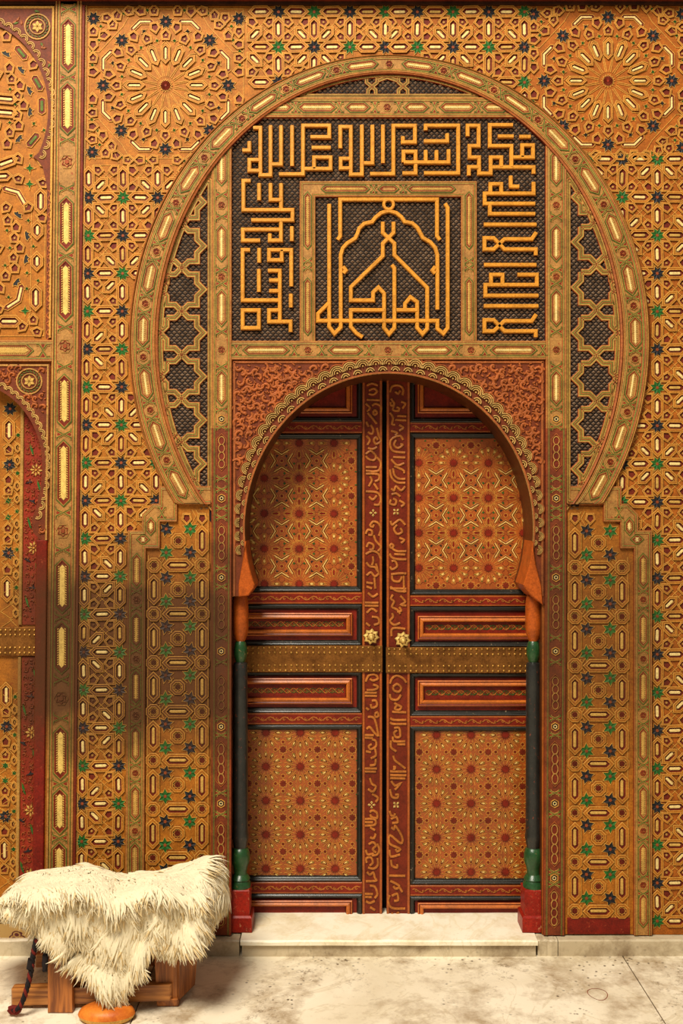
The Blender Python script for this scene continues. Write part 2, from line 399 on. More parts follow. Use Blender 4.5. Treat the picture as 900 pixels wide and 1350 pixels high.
def starcell(n, R, r, m, dot='rust', rot=0., outline=0.):
    def f(mb):
        p = star(n, R, r, rot); mb.rings(p, [(0, 0), (0, .0026), (.6, .0026)], ['yellow', 'yellow'], None)
        q = offset(p, .6); b = len(mb.v); mb.v += [mb.T(x, y, .0006 if i % 2 == 0 else .0048) for i, (x, y) in enumerate(q)] + [mb.T(0, 0, .0016)]
        i_ = mb.mi(m)
        for i in range(len(q)): mb.f.append([b+i, b+(i+1) % len(q), b+len(q)]); mb.fm.append(i_)
        if dot: mb.rings(ngon(8, R*.2), [(0, .001), (.4, .0036)], [dot], dot)
    return f
def kitecell(R, m, dot='gold', Ro=0.):
    def f(mb):
        p = [(0, -R*1.15), (R*.85, -R*.25), (R*.62, R*.8), (-R*.62, R*.8), (-R*.85, -R*.25)]
        if Ro: mb.rings([(x*Ro/R, y*Ro/R) for x, y in p], [(0, 0), (0, HSR*.75), (.3, HSR-.001), (.8, HSR-.001), (1.7, HSR-.0014), (1.9, HSR-.001), (2.5, HSR-.001), (2.9, .0004)], ['redbrown', 'yellow', 'yellow', 'orange', 'yellow', 'yellow', m], m)
        else: cellrim(mb, p, m, w=.7)
        if dot: mb.rings(ngon(7, R*.34), [(0, .0006), (.3, .003)], [dot], dot)
    return f
def floret(R, m='redbrown', n=8, c='yellow'):
    def f(mb):
        mb.line(star(n, R, R*.78), .8, .0024, 'yellow', True)
        for i in range(n):
            a = i*2*pi/n; q = [(x+R*.52*sin(a), y-R*.52*cos(a)) for x, y in rotp([(0, -R*.34), (R*.2, 0), (0, R*.34), (-R*.2, 0)], math.degrees(a))]
            mb.rings(q, [(0, 0), (.25, .003)], [m], m)
        mb.rings(ngon(8, R*.2), [(0, .0), (.2, .003)], [m], m)
        mb.rings(star(n, R*.9, R*.7), [(0, .0), (0.1, .0008)], [m], m)
    return f
def chevcell(arm, ang, w, m='cream', red='redbrown'):
    """bent cell: two arms meeting at the origin, opening downwards; ang = half angle from horizontal"""
    a = radians(ang)
    def f(mb):
        cl = [(-arm*cos(a), arm*sin(a)), (0, 0), (arm*cos(a), arm*sin(a))]
        o1 = offset(cl, w, False); o2 = offset(cl, -w, False); e = w*.9
        p = o1 + [(cl[2][0]+e*cos(a), cl[2][1]+e*sin(a))] + o2[::-1] + [(cl[0][0]-e*cos(a), cl[0][1]+e*sin(a))]
        cellrim(mb, p, red)
        s = .92; c2 = [(x*s, y*s) for x, y in cl]; q1 = offset(c2, w*.38, False); q2 = offset(c2, -w*.38, False)
        bar(mb, q1+q2[::-1], .0006, .0036, m)
    return f
S_HEX = stamp('lozenge_inlay', lozenge(11.2, 4.5, 17, 8., 8, 2.))
S_HEXD = stamp('lozenge_inlay_dim', lozenge(11.2, 4.4, 17, 7.6, 8, 1.9, 'creamdim'))
S_DIA = stamp('lozenge_inlay_diagonal', lozenge(9.6, 4.4, 14.2, 7.6, 6.8, 1.9))
S_NAVY = stamp('star_inlay_navy', starcell(8, 11.4, 6.6, 'navy', rot=pi/8))
S_GREEN = stamp('star_inlay_green', starcell(8, 11.4, 6.6, 'green', rot=pi/8))
S_KITE = stamp('kite_inlay', kitecell(5.2, 'redbrown', 'gold', 8.4))
S_KITE2 = stamp('kite_inlay_plain', kitecell(5.2, 'redbrown', None, 8.4))
S_GST = stamp('small_star_inlay', starcell(4, 4.8, 1.9, 'green', None))
NINL = {}
def grid_region(wall, x0, y0, nx, ny, px, py, phase, ok, dim=False):
    """the repeating ground: stars at the nodes, lozenges on the edges, one diagonal lozenge and three kites per cell"""
    lines = MB()
    def isA(i, j): return (j+phase[1]) % 2 == 0 and ((i+phase[0])-(j+phase[1])//2) % 2 == 0
    for j in range(-1, ny+1):
        for i in range(-1, nx+1):
            x, y = x0+i*px, y0+j*py
            if ok(x, y): put('star_inlay', S_NAVY if (i+phase[0]+(j+phase[1])) % 2 else S_GREEN, x, y, random.uniform(-4, 4), wall)
            if ok(x+px/2, y): put('lozenge_inlay', S_HEX if random.random() < .7 else S_HEXD, x+px/2, y, random.uniform(-2, 2), wall)
            if ok(x, y+py/2): put('lozenge_inlay', S_HEX if random.random() < .6 else S_HEXD, x, y+py/2, 90+random.uniform(-2, 2), wall)
            cx, cy = x+px/2, y+py/2
            if not ok(cx, cy): continue
            a = px/2-5; b = py/2-7
            lines.line([(cx-a, cy-b), (cx+a, cy-b), (cx+a, cy+b), (cx-a, cy+b)], .9, .002, 'yellow', True)
            for sx in (-1, 1):
                for sy in (-1, 1):
                    A = isA(i+(sx+1)//2, j+(sy+1)//2)
                    if A:
                        qx, qy = cx+sx*(px/2-16), cy+sy*(py/2-16.5)
                        if ok(qx, qy): put('lozenge_inlay', S_DIA, qx, qy, 45*sx*sy, wall)
                    else:
                        qx, qy = cx+sx*(px/2-12.2), cy+sy*(py/2-13.6)
                        if ok(qx, qy): put('kite_inlay', S_KITE if (i+j+sx) % 3 else S_KITE2, qx, qy, atan2(-sx, sy)*180/pi+180, wall)
            for sgn in (-1, 1):
                for d in (-2.4, 2.4):
                    lines.line([(cx-7+d, cy-7*sgn-d*sgn), (cx+7+d, cy+7*sgn-d*sgn)], .8, .002+.0003*sgn, 'yellow')
    o = lines.build('strapwork', wall, kind='stuff'); return o
RX, RY = 512.5, 450.                               # the big horseshoe ring: ellipses about this centre
def inring(x, y, a, b): return ((x-RX)/a)**2+((y-RY)/b)**2 < 1
def okL(x, y):
    if x < 104 or y < 212 or y > 1226: return False
    if y < 650: return not inring(x, y, 334, 367) and x < 300
    if y < 668: return x < 212
    if y < 705: return x < 194
    return x < 170
grid_region(wall_left, 115, 211, 4, 20, 46, 49.9, (1, 1), okL)
def okR(x, y):
    if x > 935 or y < 206 or y > 1226: return False
    if y < 650: return not inring(x, y, 334, 367) and x > 720
    if y < 668: return x > 815
    if y < 705: return x > 832
    return x > 858
grid_region(wall_right, 865-46*3, 210, 5, 20, 46.3, 50.2, (1, 0), okR)
def okT(side):
    def f(x, y):
        return 322 < x < 703 and 4 < y < 230 and not inring(x, y, 336, 369) and ((x < 512) == (side < 0))
    return f
grid_region(wall_left, 367-47*2, 63-47, 6, 4, 47, 46.5, (0, 1), okT(-1))
grid_region(wall_right, 503, 63-47, 5, 4, 47, 46.5, (1, 1), okT(1))

def insplit(pts, ok):
    out = []; cur = []
    for p in pts:
        if ok(*p): cur.append(p)
        else:
            if len(cur) > 1: out.append(cur)
            cur = []
    if len(cur) > 1: out.append(cur)
    return out
def resample(p, d=2., closed=True):
    out = []; n = len(p)
    for i in range(n if closed else n-1):
        a = p[i]; b = p[(i+1) % n]; l = hypot(b[0]-a[0], b[1]-a[1]); k_ = max(1, int(l/d))
        out += [(a[0]+(b[0]-a[0])*j/k_, a[1]+(b[1]-a[1])*j/k_) for j in range(k_)]
    out.append(p[0] if closed else p[-1]); return out
def simplify(p):
    if len(p) < 3: return p
    out = [p[0]]
    for i in range(1, len(p)-1):
        a = out[-1]; b = p[i]; c = p[i+1]
        if abs((b[0]-a[0])*(c[1]-a[1])-(b[1]-a[1])*(c[0]-a[0])) > .15*hypot(c[0]-a[0], c[1]-a[1]): out.append(b)
    return out+[p[-1]]
# ---- great sixteen-petal rosettes in the upper corners
S_PET = stamp('petal_inlay', lozenge(10.8, 3.3, 14.5, 6.2, 8.4, 1.6))
S_R16 = stamp('rosette_centre', starcell(16, 9.5, 6.6, 'redbrown', 'red'))
S_CHEV = stamp('chevron_inlay', chevcell(15, 22.5, 3.6))
def rosette(wall, cx, cy, dim=1.):
    lines = MB(); line0 = lines.line
    def line1(p, w, h, m, closed=False):
        q = resample(p, 3., closed)
        for seg in insplit(q, lambda x, y: not inring(x, y, 340, 372)): line0(simplify(seg), w, h, m)
    lines.line = line1
    put('rosette_centre', S_R16, cx, cy, 0, wall)
    for k in range(16):
        t = k*22.5; a = radians(t); u = (sin(a), -cos(a)); v = (cos(a), sin(a))
        put('petal_inlay', S_PET, cx+u[0]*42, cy+u[1]*42, t-90, wall)
        for s_ in (-1, 1):
            lines.line([(cx+u[0]*12+v[0]*1.2*s_, cy+u[1]*12+v[1]*1.2*s_), (cx+u[0]*30+v[0]*5.2*s_, cy+u[1]*30+v[1]*5.2*s_), (cx+u[0]*52+v[0]*6.6*s_, cy+u[1]*52+v[1]*6.6*s_), (cx+u[0]*60, cy+u[1]*60)], .9, .0022, 'yellow')
        put('kite_inlay', S_KITE, cx+u[0]*66, cy+u[1]*66, t, wall)
        a2 = radians(t+11.25); put('small_star_inlay', S_GST, cx+sin(a2)*60, cy-cos(a2)*60, t, wall)
    for k in range(8):
        t = k*45; a = radians(t)
        put('star_inlay', S_NAVY, cx+84*sin(a), cy-84*cos(a), t, wall)
        a = radians(t+22.5); put('chevron_inlay', S_CHEV, cx+91*sin(a), cy-91*cos(a), t+22.5, wall)
        for d in (11, 34):
            a = radians(t+d); put('kite_inlay', S_KITE2, cx+78*sin(a), cy-78*cos(a), t+d+180, wall)
        a = radians(t+22.5); put('small_star_inlay', stamp('small_star_navy', starcell(4, 5.5, 2.2, 'navy', None)), cx+77*sin(a), cy-77*cos(a), t, wall)
    for sx in (-1, 1):
        for sy in (-1, 1):
            for (x, y, kind) in ((98, 88, 'N'), (80, 89, 'K'), (98, 71, 'K'), (88, 78, 'G'), (72, 80, 'K'), (84, 66, 'k'), (98, 54, 'k'), (66, 92, 'k'), (50, 98, 'K'), (34, 98, 'k'), (16, 98, 'K'), (98, 36, 'K'), (98, 18, 'k'), (57, 95, 'G'), (25, 99, 'G'), (99, 45, 'G'), (99, 27, 'G'), (90, 60, 'G')):
                me = {'N': S_NAVY, 'K': S_KITE, 'k': S_KITE2, 'G': S_GST}[kind]
                X, Y = cx+sx*x, cy+sy*y
                if inring(X, Y, 336, 369): continue
                put({'N': 'star_inlay', 'K': 'kite_inlay', 'k': 'kite_inlay', 'G': 'small_star_inlay'}[kind], me, X, Y, random.choice((0, 90, 180, 270)), wall)
            lines.line([(cx+sx*104, cy+sy*44), (cx+sx*90, cy+sy*44), (cx+sx*58, cy+sy*78), (cx+sx*44, cy+sy*102)], .9, .002, 'yellow')
            lines.line([(cx+sx*104, cy+sy*62), (cx+sx*94, cy+sy*60), (cx+sx*70, cy+sy*84), (cx+sx*62, cy+sy*102)], .9, .002, 'yellow')
    q = [(cx-104, cy-101), (cx+104, cy-101), (cx+104, cy+96), (cx-104, cy+96)]
    lines.line([p for p in q], 1, .002, 'yellow', True)
    lines.build('strapwork', wall, kind='stuff')
rosette(wall_left, 217, 113); rosette(wall_right, 801, 107)

# ------------------------------------------------------------------ side panels of green and navy stars beside the door
S_S6G = stamp('star6_green', starcell(6, 12, 6.2, 'green', 'rust', rot=.1)); S_S6N = stamp('star6_navy', starcell(6, 12, 6.2, 'navy', 'rust', rot=.1))
S_HB = stamp('long_lozenge', lozenge(15, 4.8, 21, 8.8, 11.5, 2., 'creamdim')); S_FLO = stamp('floret', floret(5.6))
def ofloret(mb):
    mb.rings(ngon(8, 10.6, pi/8), [(0, 0), (0, HSR*.7), (.3, HSR-.0012), (.9, HSR-.0012), (3.2, HSR-.0016), (3.4, HSR-.0012), (4., HSR-.0012), (4.3, .0004)], ['redbrown', 'yellow', 'yellow', 'orange', 'yellow', 'yellow', 'redbrown'], 'redbrown'); floret(5.2)(mb)
S_FLO2 = stamp('ringed_floret', ofloret)
def star_panel(wall, poly, cx, ys, y0, y1, bot):
    mb = MB(); mb.rings(poly, [(0, -.001), (0, .004)], ['orange'], 'orange'); p = mb.build('star_panel', wall)
    lines = MB(); hh = .004; per = ys[1]-ys[0]
    def P_(name, me, x, y, r=0):
        if y0(x) < y < y1 and not (y < 695 and 'star' not in name and 'kite' not in name): put(name, me, x, y, r, p, hh)
    for i, y in enumerate(ys):
        P_('lozenge_inlay', S_HB, cx, y)
        for sx in (-1, 1):
            P_('floret_inlay', S_FLO2, cx+sx*31, y); P_('lozenge_inlay', S_HB, cx+sx*31, y+per/2, 90)
            P_('star_inlay', S_S6G if sx < 0 else S_S6N, cx+sx*15.6, y-16.6, 8*sx); P_('star_inlay', S_S6N if sx < 0 else S_S6G, cx+sx*15.6, y+16.6, -8*sx)
            for sy in (-1, 1):
                yy = y+per/2+sy*14
                if y0(cx) < yy < y1:
                    for d in (-2.2, 2.2):
                        lines.line([(cx+sx*3+d*sx, yy-sy*4+d*sy), (cx+sx*10+d*sx, yy-sy*11+d*sy)], .8, .0062, 'yellow', hb=.004)
            if y0(cx+sx*20) < y < y1:
                for d in (-2.4, 2.4): lines.line([(cx+sx*(20+d), y-9), (cx+sx*(25+d), y), (cx+sx*(20+d), y+9)], .8, .0062, 'yellow', hb=.004)
        P_('floret_inlay', S_FLO2, cx, y+per/2)
    for dx in (11, 31): P_('kite_inlay', S_KITE2, cx+dx if cx < 500 else cx-dx, 683, 180)
    for sx in (-1, 1): lines.line([(cx+sx*38.5, y0(cx+sx*39)+4), (cx+sx*38.5, y1)], .9, .0062, 'yellow', hb=.004)
    lines.build('strapwork', p, kind='stuff')
    if bot: MBx = MB(); MBx.box(cx-41, 1209, cx+42, 1231, 0, .006, 'deepred', .6); MBx.build('skirting_board', p)
    return p
def y0L(x): return 672 if x > 234 else (690 if x > 214 else 728)
star_panel(wall_left, [(276, 664), (276, 1231), (193, 1231), (193, 700), (212, 690), (234, 664)], 236, [745-64.2+64.2*i for i in range(9)], y0L, 1228, False)
def y0R(x): return 672 if x < 795 else (692 if x < 812 else 730)
star_panel(wall_right, [(744, 668), (744, 1231), (836, 1231), (836, 700), (812, 690), (795, 668)], 788, [748-64.6+64.6*i for i in range(9)], y0R, 1206, True)

# ------------------------------------------------------------------ frame beams with painted lines, cartouches and knots
def beamprof(w, h0, h1, edge='goldred', side='red', low=False):
    w2 = w/2; fr = [(-1, h0), (-1, h1*.75), (-.93, h1), (-.86, h1), (-.80, h1-.0012), (-.73, h1), (-.67, h1-.0012), (-.60, h1-.0006), (-.55, h1-.003)]
    ms = [side, edge, 'gold', 'red', 'gold', 'leafgreen', 'gold', 'red']
    prof = [(f*w2, h) for f, h in fr] + [(-f*w2, h) for f, h in fr[::-1]]
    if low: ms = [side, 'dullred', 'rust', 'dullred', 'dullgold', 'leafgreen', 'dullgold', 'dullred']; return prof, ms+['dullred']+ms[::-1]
    return prof, ms+['field']+ms[::-1]
def cart(L, w, h, core='cream', bw=1.3, serr=True):
    """hexagonal cartouche lying along x, half length L"""
    def f(mb):
        mb.line(hexa(L, w, w*1.1), .9, .002, 'leafgreen', True)
        mb.line(hexa(L-1.6, w-1.1, w), .8, .0026, 'gold', True)
        mb.rings(hexa(L-2.8, w-1.9, w*.8), [(0, 0), (.2, .003), (.9, .003), (1.2, .0012)], ['red', 'red', 'field'], 'field')
        if core: bar(mb, hexa(L-6.5, bw, bw*1.5), .0012, .0034, core)
        if serr:
            n = int((L-7)*2/2.6)
            for i in range(n):
                x = -(L-7)+2.6*i+1.3
                for s_ in (-1, 1): mb.rings([(x-.9, s_*(bw+.2)), (x+.9, s_*(bw+.2)), (x, s_*(bw+1.7))], [(0, .0012), (0, .0024)], ['creamdim'], 'creamdim')
    return f
def knot(l, w):
    """crossing of two lines, lying along x"""
    def f(mb):
        for s_ in (-1, 1):
            mb.line([(-l, -w*s_), (-l*.55, -w*s_), (l*.55, w*s_), (l, w*s_)], 1., .0026+.0004*s_, 'leafgreen')
            mb.line([(-l, -w*s_+2.*s_), (-l*.6, -w*s_+2.*s_), (l*.42, w*s_), ], .8, .0024, 'gold')
            mb.line([(l, w*s_-2.*s_), (l*.6, w*s_-2.*s_), (-l*.42, -w*s_), ], .8, .0024, 'gold')
            q = [(0, s_*w*.42), (l*.28, s_*w*.78), (0, s_*w), (-l*.28, s_*w*.78)]
            mb.rings(q, [(0, 0), (.3, .002)], ['red'], 'red')
    return f
def boss(R):
    def f(mb):
        mb.line(ngon(6, R, pi/6), .9, .0026, 'gold', True)
        mb.line(star(6, R*.78, R*.5), .8, .003, 'red', True)
        mb.rings(ngon(6, R*.38), [(0, 0), (.4, .0035)], ['redbrown'], 'rust')
    return f
def chain(L, w, n, dark='redbrown'):
    """cartouche pierced by a chain of loops, along x"""
    def f(mb):
        mb.line(hexa(L, w, w*1.1), .9, .0026, 'goldred', True)
        mb.rings(hexa(L-1.6, w-1.4, w*.9), [(0, 0), (.2, .0007)], [dark], dark)
        step = 2*(L-4)/n
        for i in range(n):
            x = -(L-4)+step*(i+.5); mb.line([(x+step*.52*cos(a*pi/5), (w-2.6)*sin(a*pi/5)) for a in range(10)], 1.2, .0034, 'gold', True)
            mb.rings(ngon(6, 1.1), [(0, .0008), (0, .0012)], ['navy'], 'navy')if False else None
    return f
def hexeye(R):
    def f(mb):
        mb.line(ngon(6, R), 1., .003, 'yellow', True); mb.rings(ngon(6, R*.75), [(0, 0), (.3, .001)], ['navy'], 'navy')
        mb.line(ngon(6, R*.42), 1., .003, 'cream', True)
    return f
ntrim = [0]
def trim(label, mb):
    ntrim[0] += 1; return mb.build('trim_%d' % ntrim[0], kind='structure', label=label)
def beam(label, path, w, h1, closed=False, edge='goldred', side='red'):
    mb = MB(); pr, ms = beamprof(w, -.002, h1, edge, side); mb.strip(path, pr, ms, closed); return trim(label, mb)
# the great horseshoe ring
RA, RB = 323., 363.
def ringpt(t, da=0., db=0.): return (RX+(RA+da)*sin(radians(t)), RY-(RB+db)*cos(radians(t)))
mb = MB(); ts = [-138+276*i/140 for i in range(141)]
def ringw(t): return 10.5+5.5*abs(sin(radians(t)))**1.5     # half width: narrower at the crown
HR = .024
pr, ms = beamprof(2., -.002, HR-.004)
prof = [(-1.16, -.002), (-1.16, HR*.8), (-1.06, HR)] + pr[1:-1] + [(1.06, HR), (1.22, HR*.9), (1.22, -.002)]
mats_ = ['redbrown', 'goldred', 'gold']+ms[1:-1]+['gold', 'goldred', 'redbrown']
path = [ringpt(t) for t in ts]; lo = []
nrms = [(offset(path, 1., False)[i][0]-path[i][0], offset(path, 1., False)[i][1]-path[i][1]) for i in range(len(path))]
def xlim(x, y): return (min(x, 279.) if x < 500 else max(x, 746.)) if y > 600 else x
for d, h in prof: lo.append([(xlim(path[i][0]+nrms[i][0]*d*ringw(ts[i]), path[i][1]), min(664.5, path[i][1]+nrms[i][1]*d*ringw(ts[i])), h) for i in range(len(path))])
mb.loops(lo, mats_, None, False); ring = trim('great horseshoe ring of gold, red and green painted bands around the inscription', mb)
HC = HR-.006
acc = [0]; path2 = [ringpt(-128+256*i/600) for i in range(601)]; tt = [-128+256*i/600 for i in range(601)]
for i in range(1, 601): acc.append(acc[-1]+hypot(path2[i][0]-path2[i-1][0], path2[i][1]-path2[i-1][1]))
tot = acc[-1]; mid = tot/2
def at(s):
    i = max(1, min(599, next((j for j, a in enumerate(acc) if a >= s), 599))); x, y = path2[i]; dx, dy = path2[i+1][0]-path2[i-1][0], path2[i+1][1]-path2[i-1][1]
    return x, y, math.degrees(atan2(dy, dx)), tt[i]
for side in (-1, 1):
    s = 37
    for k in range(11):
        x, y, r, t = at(mid+side*s)
        if abs(t) > 122: break
        L = 22; ww = 6.2 if abs(t) < 40 else 8.2
        put('cartouche', stamp(('ring_cartouche', L, ww), cart(L, ww, 0)), x, y, r, ring, HC)
        x, y, r, t = at(mid+side*(s+35))
        if y > 648 and abs(t) > 90: break
        put('boss', stamp(('boss', 5.2), boss(5.2)), x, y, r, ring, HC)
        for d in (-10, 10):
            x, y, r, t = at(mid+side*(s+35+d))
            if y < 648: put('knot', stamp(('knot', 6, ww), knot(6, ww*.95)), x, y, r, ring, HC)
        s += 70
put('boss', stamp(('boss', 5.2), boss(5.2)), RX, RY-RB, 0, ring, HC)
# moulding line just inside the ring (the dark groove and lip)
# upright beams either side of calligraphy and door
def upright(label, x0, x1, lowdark, xb=0.):
    xc = (x0+x1)/2; w = x1-x0
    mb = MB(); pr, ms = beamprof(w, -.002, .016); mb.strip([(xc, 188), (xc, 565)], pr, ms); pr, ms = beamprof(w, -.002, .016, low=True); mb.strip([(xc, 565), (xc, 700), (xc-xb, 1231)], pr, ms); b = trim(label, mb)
    hz = .013
    def X(y): return xc-(xb*(y-700)/531 if y > 700 else 0)
    for y, L in ((223, 24), (322, 25), (407, 25), (512, 24)): put('cartouche', stamp(('upright_cartouche', L), cart(L, 7.2, 0, 'cream', 1.5)), X(y), y, 90, b, hz)
    for y in (258, 287, 357, 375, 438, 484): put('knot', stamp(('knot', 7, 7), knot(7, 7)), X(y), y, 90, b, hz)
    for y in (272, 366, 462): put('boss', stamp(('boss', 5.6), boss(5.6)), X(y), y, 0, b, hz)
    for y0_, y1_, n in ((572, 621, 4), (690, 741, 4), (781, 832, 4), (888, 938, 4), (976, 1036, 4), (1082, 1141, 4), (1170, 1222, 4)):
        L = (y1_-y0_)/2; put('chain_cartouche', stamp(('chain', L), chain(L, 6.6, n)), X((y0_+y1_)/2), (y0_+y1_)/2, 90, b, hz)
    for y in (553, 657, 761, 858, 957, 1058, 1156): put('hexagon_boss', stamp(('hexeye', 5.4), hexeye(5.4)), X(y), y, 0, b, hz)
    for y in (540, 563, 631, 645, 670, 682, 749, 773, 840, 872, 946, 968, 1044, 1072, 1148, 1164): put('knot', stamp(('knot', 5, 7), knot(5, 7)), X(y), y, 90, b, hz)
    return b
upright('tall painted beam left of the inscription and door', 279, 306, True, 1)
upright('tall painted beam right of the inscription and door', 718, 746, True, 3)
mid_beam = beam('painted cross beam between the inscription and the arch', [(306, 462.5), (718, 462.5)], 25, .0165)
for x, L in ((351, 31), (455, 23), (569, 26), (676, 31)): put('cartouche', stamp(('mid_cartouche', L), cart(L, 6.8, 0, 'cream', 1.2)), x, 462.5, 0, mid_beam, .0135)
for x in (312, 388, 424, 486, 535, 602, 638, 714): put('knot', stamp(('knot', 7, 6.6), knot(7, 6.6)), x, 462.5, 0, mid_beam, .0135)
for x in (406, 511, 620): put('boss', stamp(('boss', 5.6), boss(5.6)), x, 462.5, 0, mid_beam, .0135)
top_beam = beam('painted cross beam above the inscription', [(341.5, 143.5), (683.5, 143.5)], 27, .0165)
for x, L in ((418, 26), (471, 17), (548, 17), (602, 24), (368, 18), (652, 18)): put('cartouche', stamp(('top_cartouche', L), cart(L, 6.8, 0, 'cream', 1.2)), x, 143.5, 0, top_beam, .0135)
for x in (447, 494, 525, 572, 390, 630): put('knot', stamp(('knot', 6, 6.8), knot(6, 6.8)), x, 143.5, 0, top_beam, .0135)
put('boss', stamp(('boss', 5.6), boss(5.6)), 510, 143.5, 0, top_beam, .0135)
# stepped bands: from the foot of the ring out and down to the ground
def stepped(label, X, s):
    pts = [(X+s*95, 653), (X+s*40, 653), (X+s*40, 676), (X+s*18+s*7, 676), (X+s*18, 683), (X+s*18, 711), (X-s*0, 711), (X, 1231)]
    mb = MB(); pr, ms = beamprof(24, -.002, .017); mb.strip(pts, pr, ms); b = trim(label, mb)
    hz = .014
    for y in (752, 830, 905, 980, 1057, 1132, 1198): put('cartouche', stamp(('step_cartouche', 23), cart(23, 6.4, 0, 'creamdim', 1.3)), X, y, 90, b, hz)
    for y in (790, 868, 942, 1018, 1094, 1165):
        put('boss', stamp(('boss', 5.), boss(5.)), X, y, 0, b, hz)
        for d in (-11, 11): put('knot', stamp(('knot', 5, 6.2), knot(5, 6.2)), X, y+d, 90, b, hz)
    put('cartouche', stamp(('step_cartouche', 14), cart(14, 6, 0, 'cream', 1.8)), X+s*58, 653, 0, b, hz)
    put('cartouche', stamp(('step_cartouche', 12), cart(12, 6, 0, 'cream', 1.8)), X+s*18, 694, 90, b, hz)
    put('cartouche', stamp(('step_cartouche', 9), cart(9, 6, 0, 'cream', 1.8)), X+s*8, 711, 0, b, hz)
    put('knot', stamp(('knot', 6, 6.8), knot(6, 6.8)), X+s*32, 676, 0, b, hz); put('knot', stamp(('knot', 6, 6.8), knot(6, 6.8)), X+s*80, 653, 0, b, hz)
    return b
stepped('stepped painted band left of the door, running down to the kerb', 183, 1)
stepped('stepped painted band right of the door, running down to the kerb', 846, -1)

# tall post at the far left with sunk cartouches
def post():
    xc = 87; mb = MB(); h1 = .016
    fr = [(-18, -.002), (-18, h1*.7), (-16.8, h1), (-15.2, h1), (-14.4, h1-.002), (-13.4, h1-.002), (-12.6, h1), (-11.6, h1)]
    ms = ['redbrown', 'goldred', 'gold', 'red', 'leafgreen', 'gold', 'gold']
    prof = fr+[(-10.8, h1-.002)]+[(10.8, h1-.002)]+[(-x, h) for x, h in fr[::-1]]
    mb.strip([(xc, -60), (xc, 1231)], prof, ms+['red', 'field', 'red']+ms[::-1]); b = trim('tall carved post with sunk cream cartouches at the far left', mb)
    hz = h1-.002
    def niche(L):
        def f(mb):
            w = 9.6
            mb.line(hexa(L, w, w*.95), 1., .003, 'leafgreen', True); mb.line(hexa(L-1.5, w-1.2, w*.9), .9, .0036, 'gold', True)
            mb.rings(hexa(L-2.6, w-2.1, w*.85), [(0, 0), (0, .0034), (.7, .0034), (1.3, .0004)], ['red', 'red', 'redbrown'], 'redbrown')
            bar(mb, hexa(L-8, 3.6, 4.2), .0004, .0028, 'postcream')
            n = int((L-9)*2/3.1)
            for i in range(n):
                x = -(L-9)+3.1*(i+.5)
                for s_ in (-1, 1): mb.rings([(x-1.3, s_*3.8), (x+.5, s_*3.8), (x+1.3, s_*5.6), (x-.1, s_*5.6)], [(0, .0004), (0, .0024)], ['creamdim'], 'creamdim')
        return f
    for y0, y1 in ((28, 95), (112, 178), (262, 330), (345, 423), (495, 564), (582, 666), (738, 806), (820, 886), (957, 1026), (1039, 1097), (1110, 1170), (1180, 1222)):
        L = (y1-y0)/2+2; put('cartouche', stamp(('niche', round(L)), niche(round(L))), xc, (y0+y1)/2, 90, b, hz)
    for y in (15, 104, 186, 250, 338, 432, 484, 573, 676, 725, 813, 895, 946, 1032, 1103, 1174): put('knot', stamp(('knot', 9, 9.4), knot(8, 9.4)), xc, y, 90, b, hz)
    for y in (215, 457, 700, 920): put('boss', stamp(('boss', 9.5), boss(9.5)), xc, y, 0, b, hz)
post()
b = beam('horizontal painted beam at the far left above the small arch', [(-190, 463), (70, 463)], 29, .0145)
for x, L in ((4, 42), (-92, 40)): put('cartouche', stamp(('left_cartouche', L), cart(L, 8.5, 0, 'creamdim', 3.4)), x, 463, 0, b, .0115)
put('knot', stamp(('knot', 9, 8.5), knot(9, 8.5)), 58, 463, 0, b, .0115)
# narrow fillets framing the ground panels, and the cornice at the very top
mb = MB(); mb.box(-190, -70, 1060, -3, 0, .085, 'beamdark'); mb.box(-190, -3, 1060, 4, 0, .034, 'redbrown'); mb.box(-190, 3, 1060, 8, 0, .014, 'beamdark'); trim('dark wooden cornice along the top of the wall, its unseen upper part deepened to cast shade', mb)  # upper box is out of view, deepened to shade the wall just below
mb = MB(); mb.box(104.5, 8, 108, 1231, 0, .0125, 'redbrown', .6); mb.box(108.2, 8, 110, 1231, 0, .004, 'gold'); trim('thin dark fillet along the left edge of the star ground', mb)

# ------------------------------------------------------------------ pierced-looking lattice screens between ring and beams
def scales(mb, inside, x0, x1, y0, y1, h, step=7.2):
    """a bed of small raised lozenges over a dark ground"""
    r = random.Random(3); i0 = mb.mi('ground'); j = 0; y = y0
    while y < y1:
        x = x0+(step/2 if j % 2 else 0)
        while x < x1:
            if inside(x, y):
                dx, dy = r.uniform(-.3, .3), r.uniform(-.3, .3); b = len(mb.v); a = step*.42; c = step*.27
                mb.v += [mb.T(x-a+dx, y+dy, h), mb.T(x+dx, y-c+dy, h), mb.T(x+a+dx, y+dy, h), mb.T(x+dx, y+c+dy, h), mb.T(x+dx, y-.5+dy, h+.0085+r.uniform(-.001, .001))]
                for q in ((0, 1), (1, 2), (2, 3), (3, 0)): mb.f.append([b+q[0], b+q[1], b+4]); mb.fm.append(i0)
            x += step
        y += step*.52; j += 1
def starstrap(mb, path, closed=False, w=8.4, h=.0115, hb=.001):
    a = w/2
    mb.strip(path, [(-a, hb), (-a, h*.8), (-a*.82, h), (-a*.5, h), (-a*.42, h-.0008), (-a*.18, h-.0008), (-a*.1, h), (a*.1, h), (a*.18, h-.0008), (a*.42, h-.0008), (a*.5, h), (a*.82, h), (a, h*.8), (a, hb)],
             ['red', 'goldred', 'gold', 'gold', 'leafgreen', 'gold', 'red', 'gold', 'leafgreen', 'gold', 'gold', 'goldred', 'red'], closed)
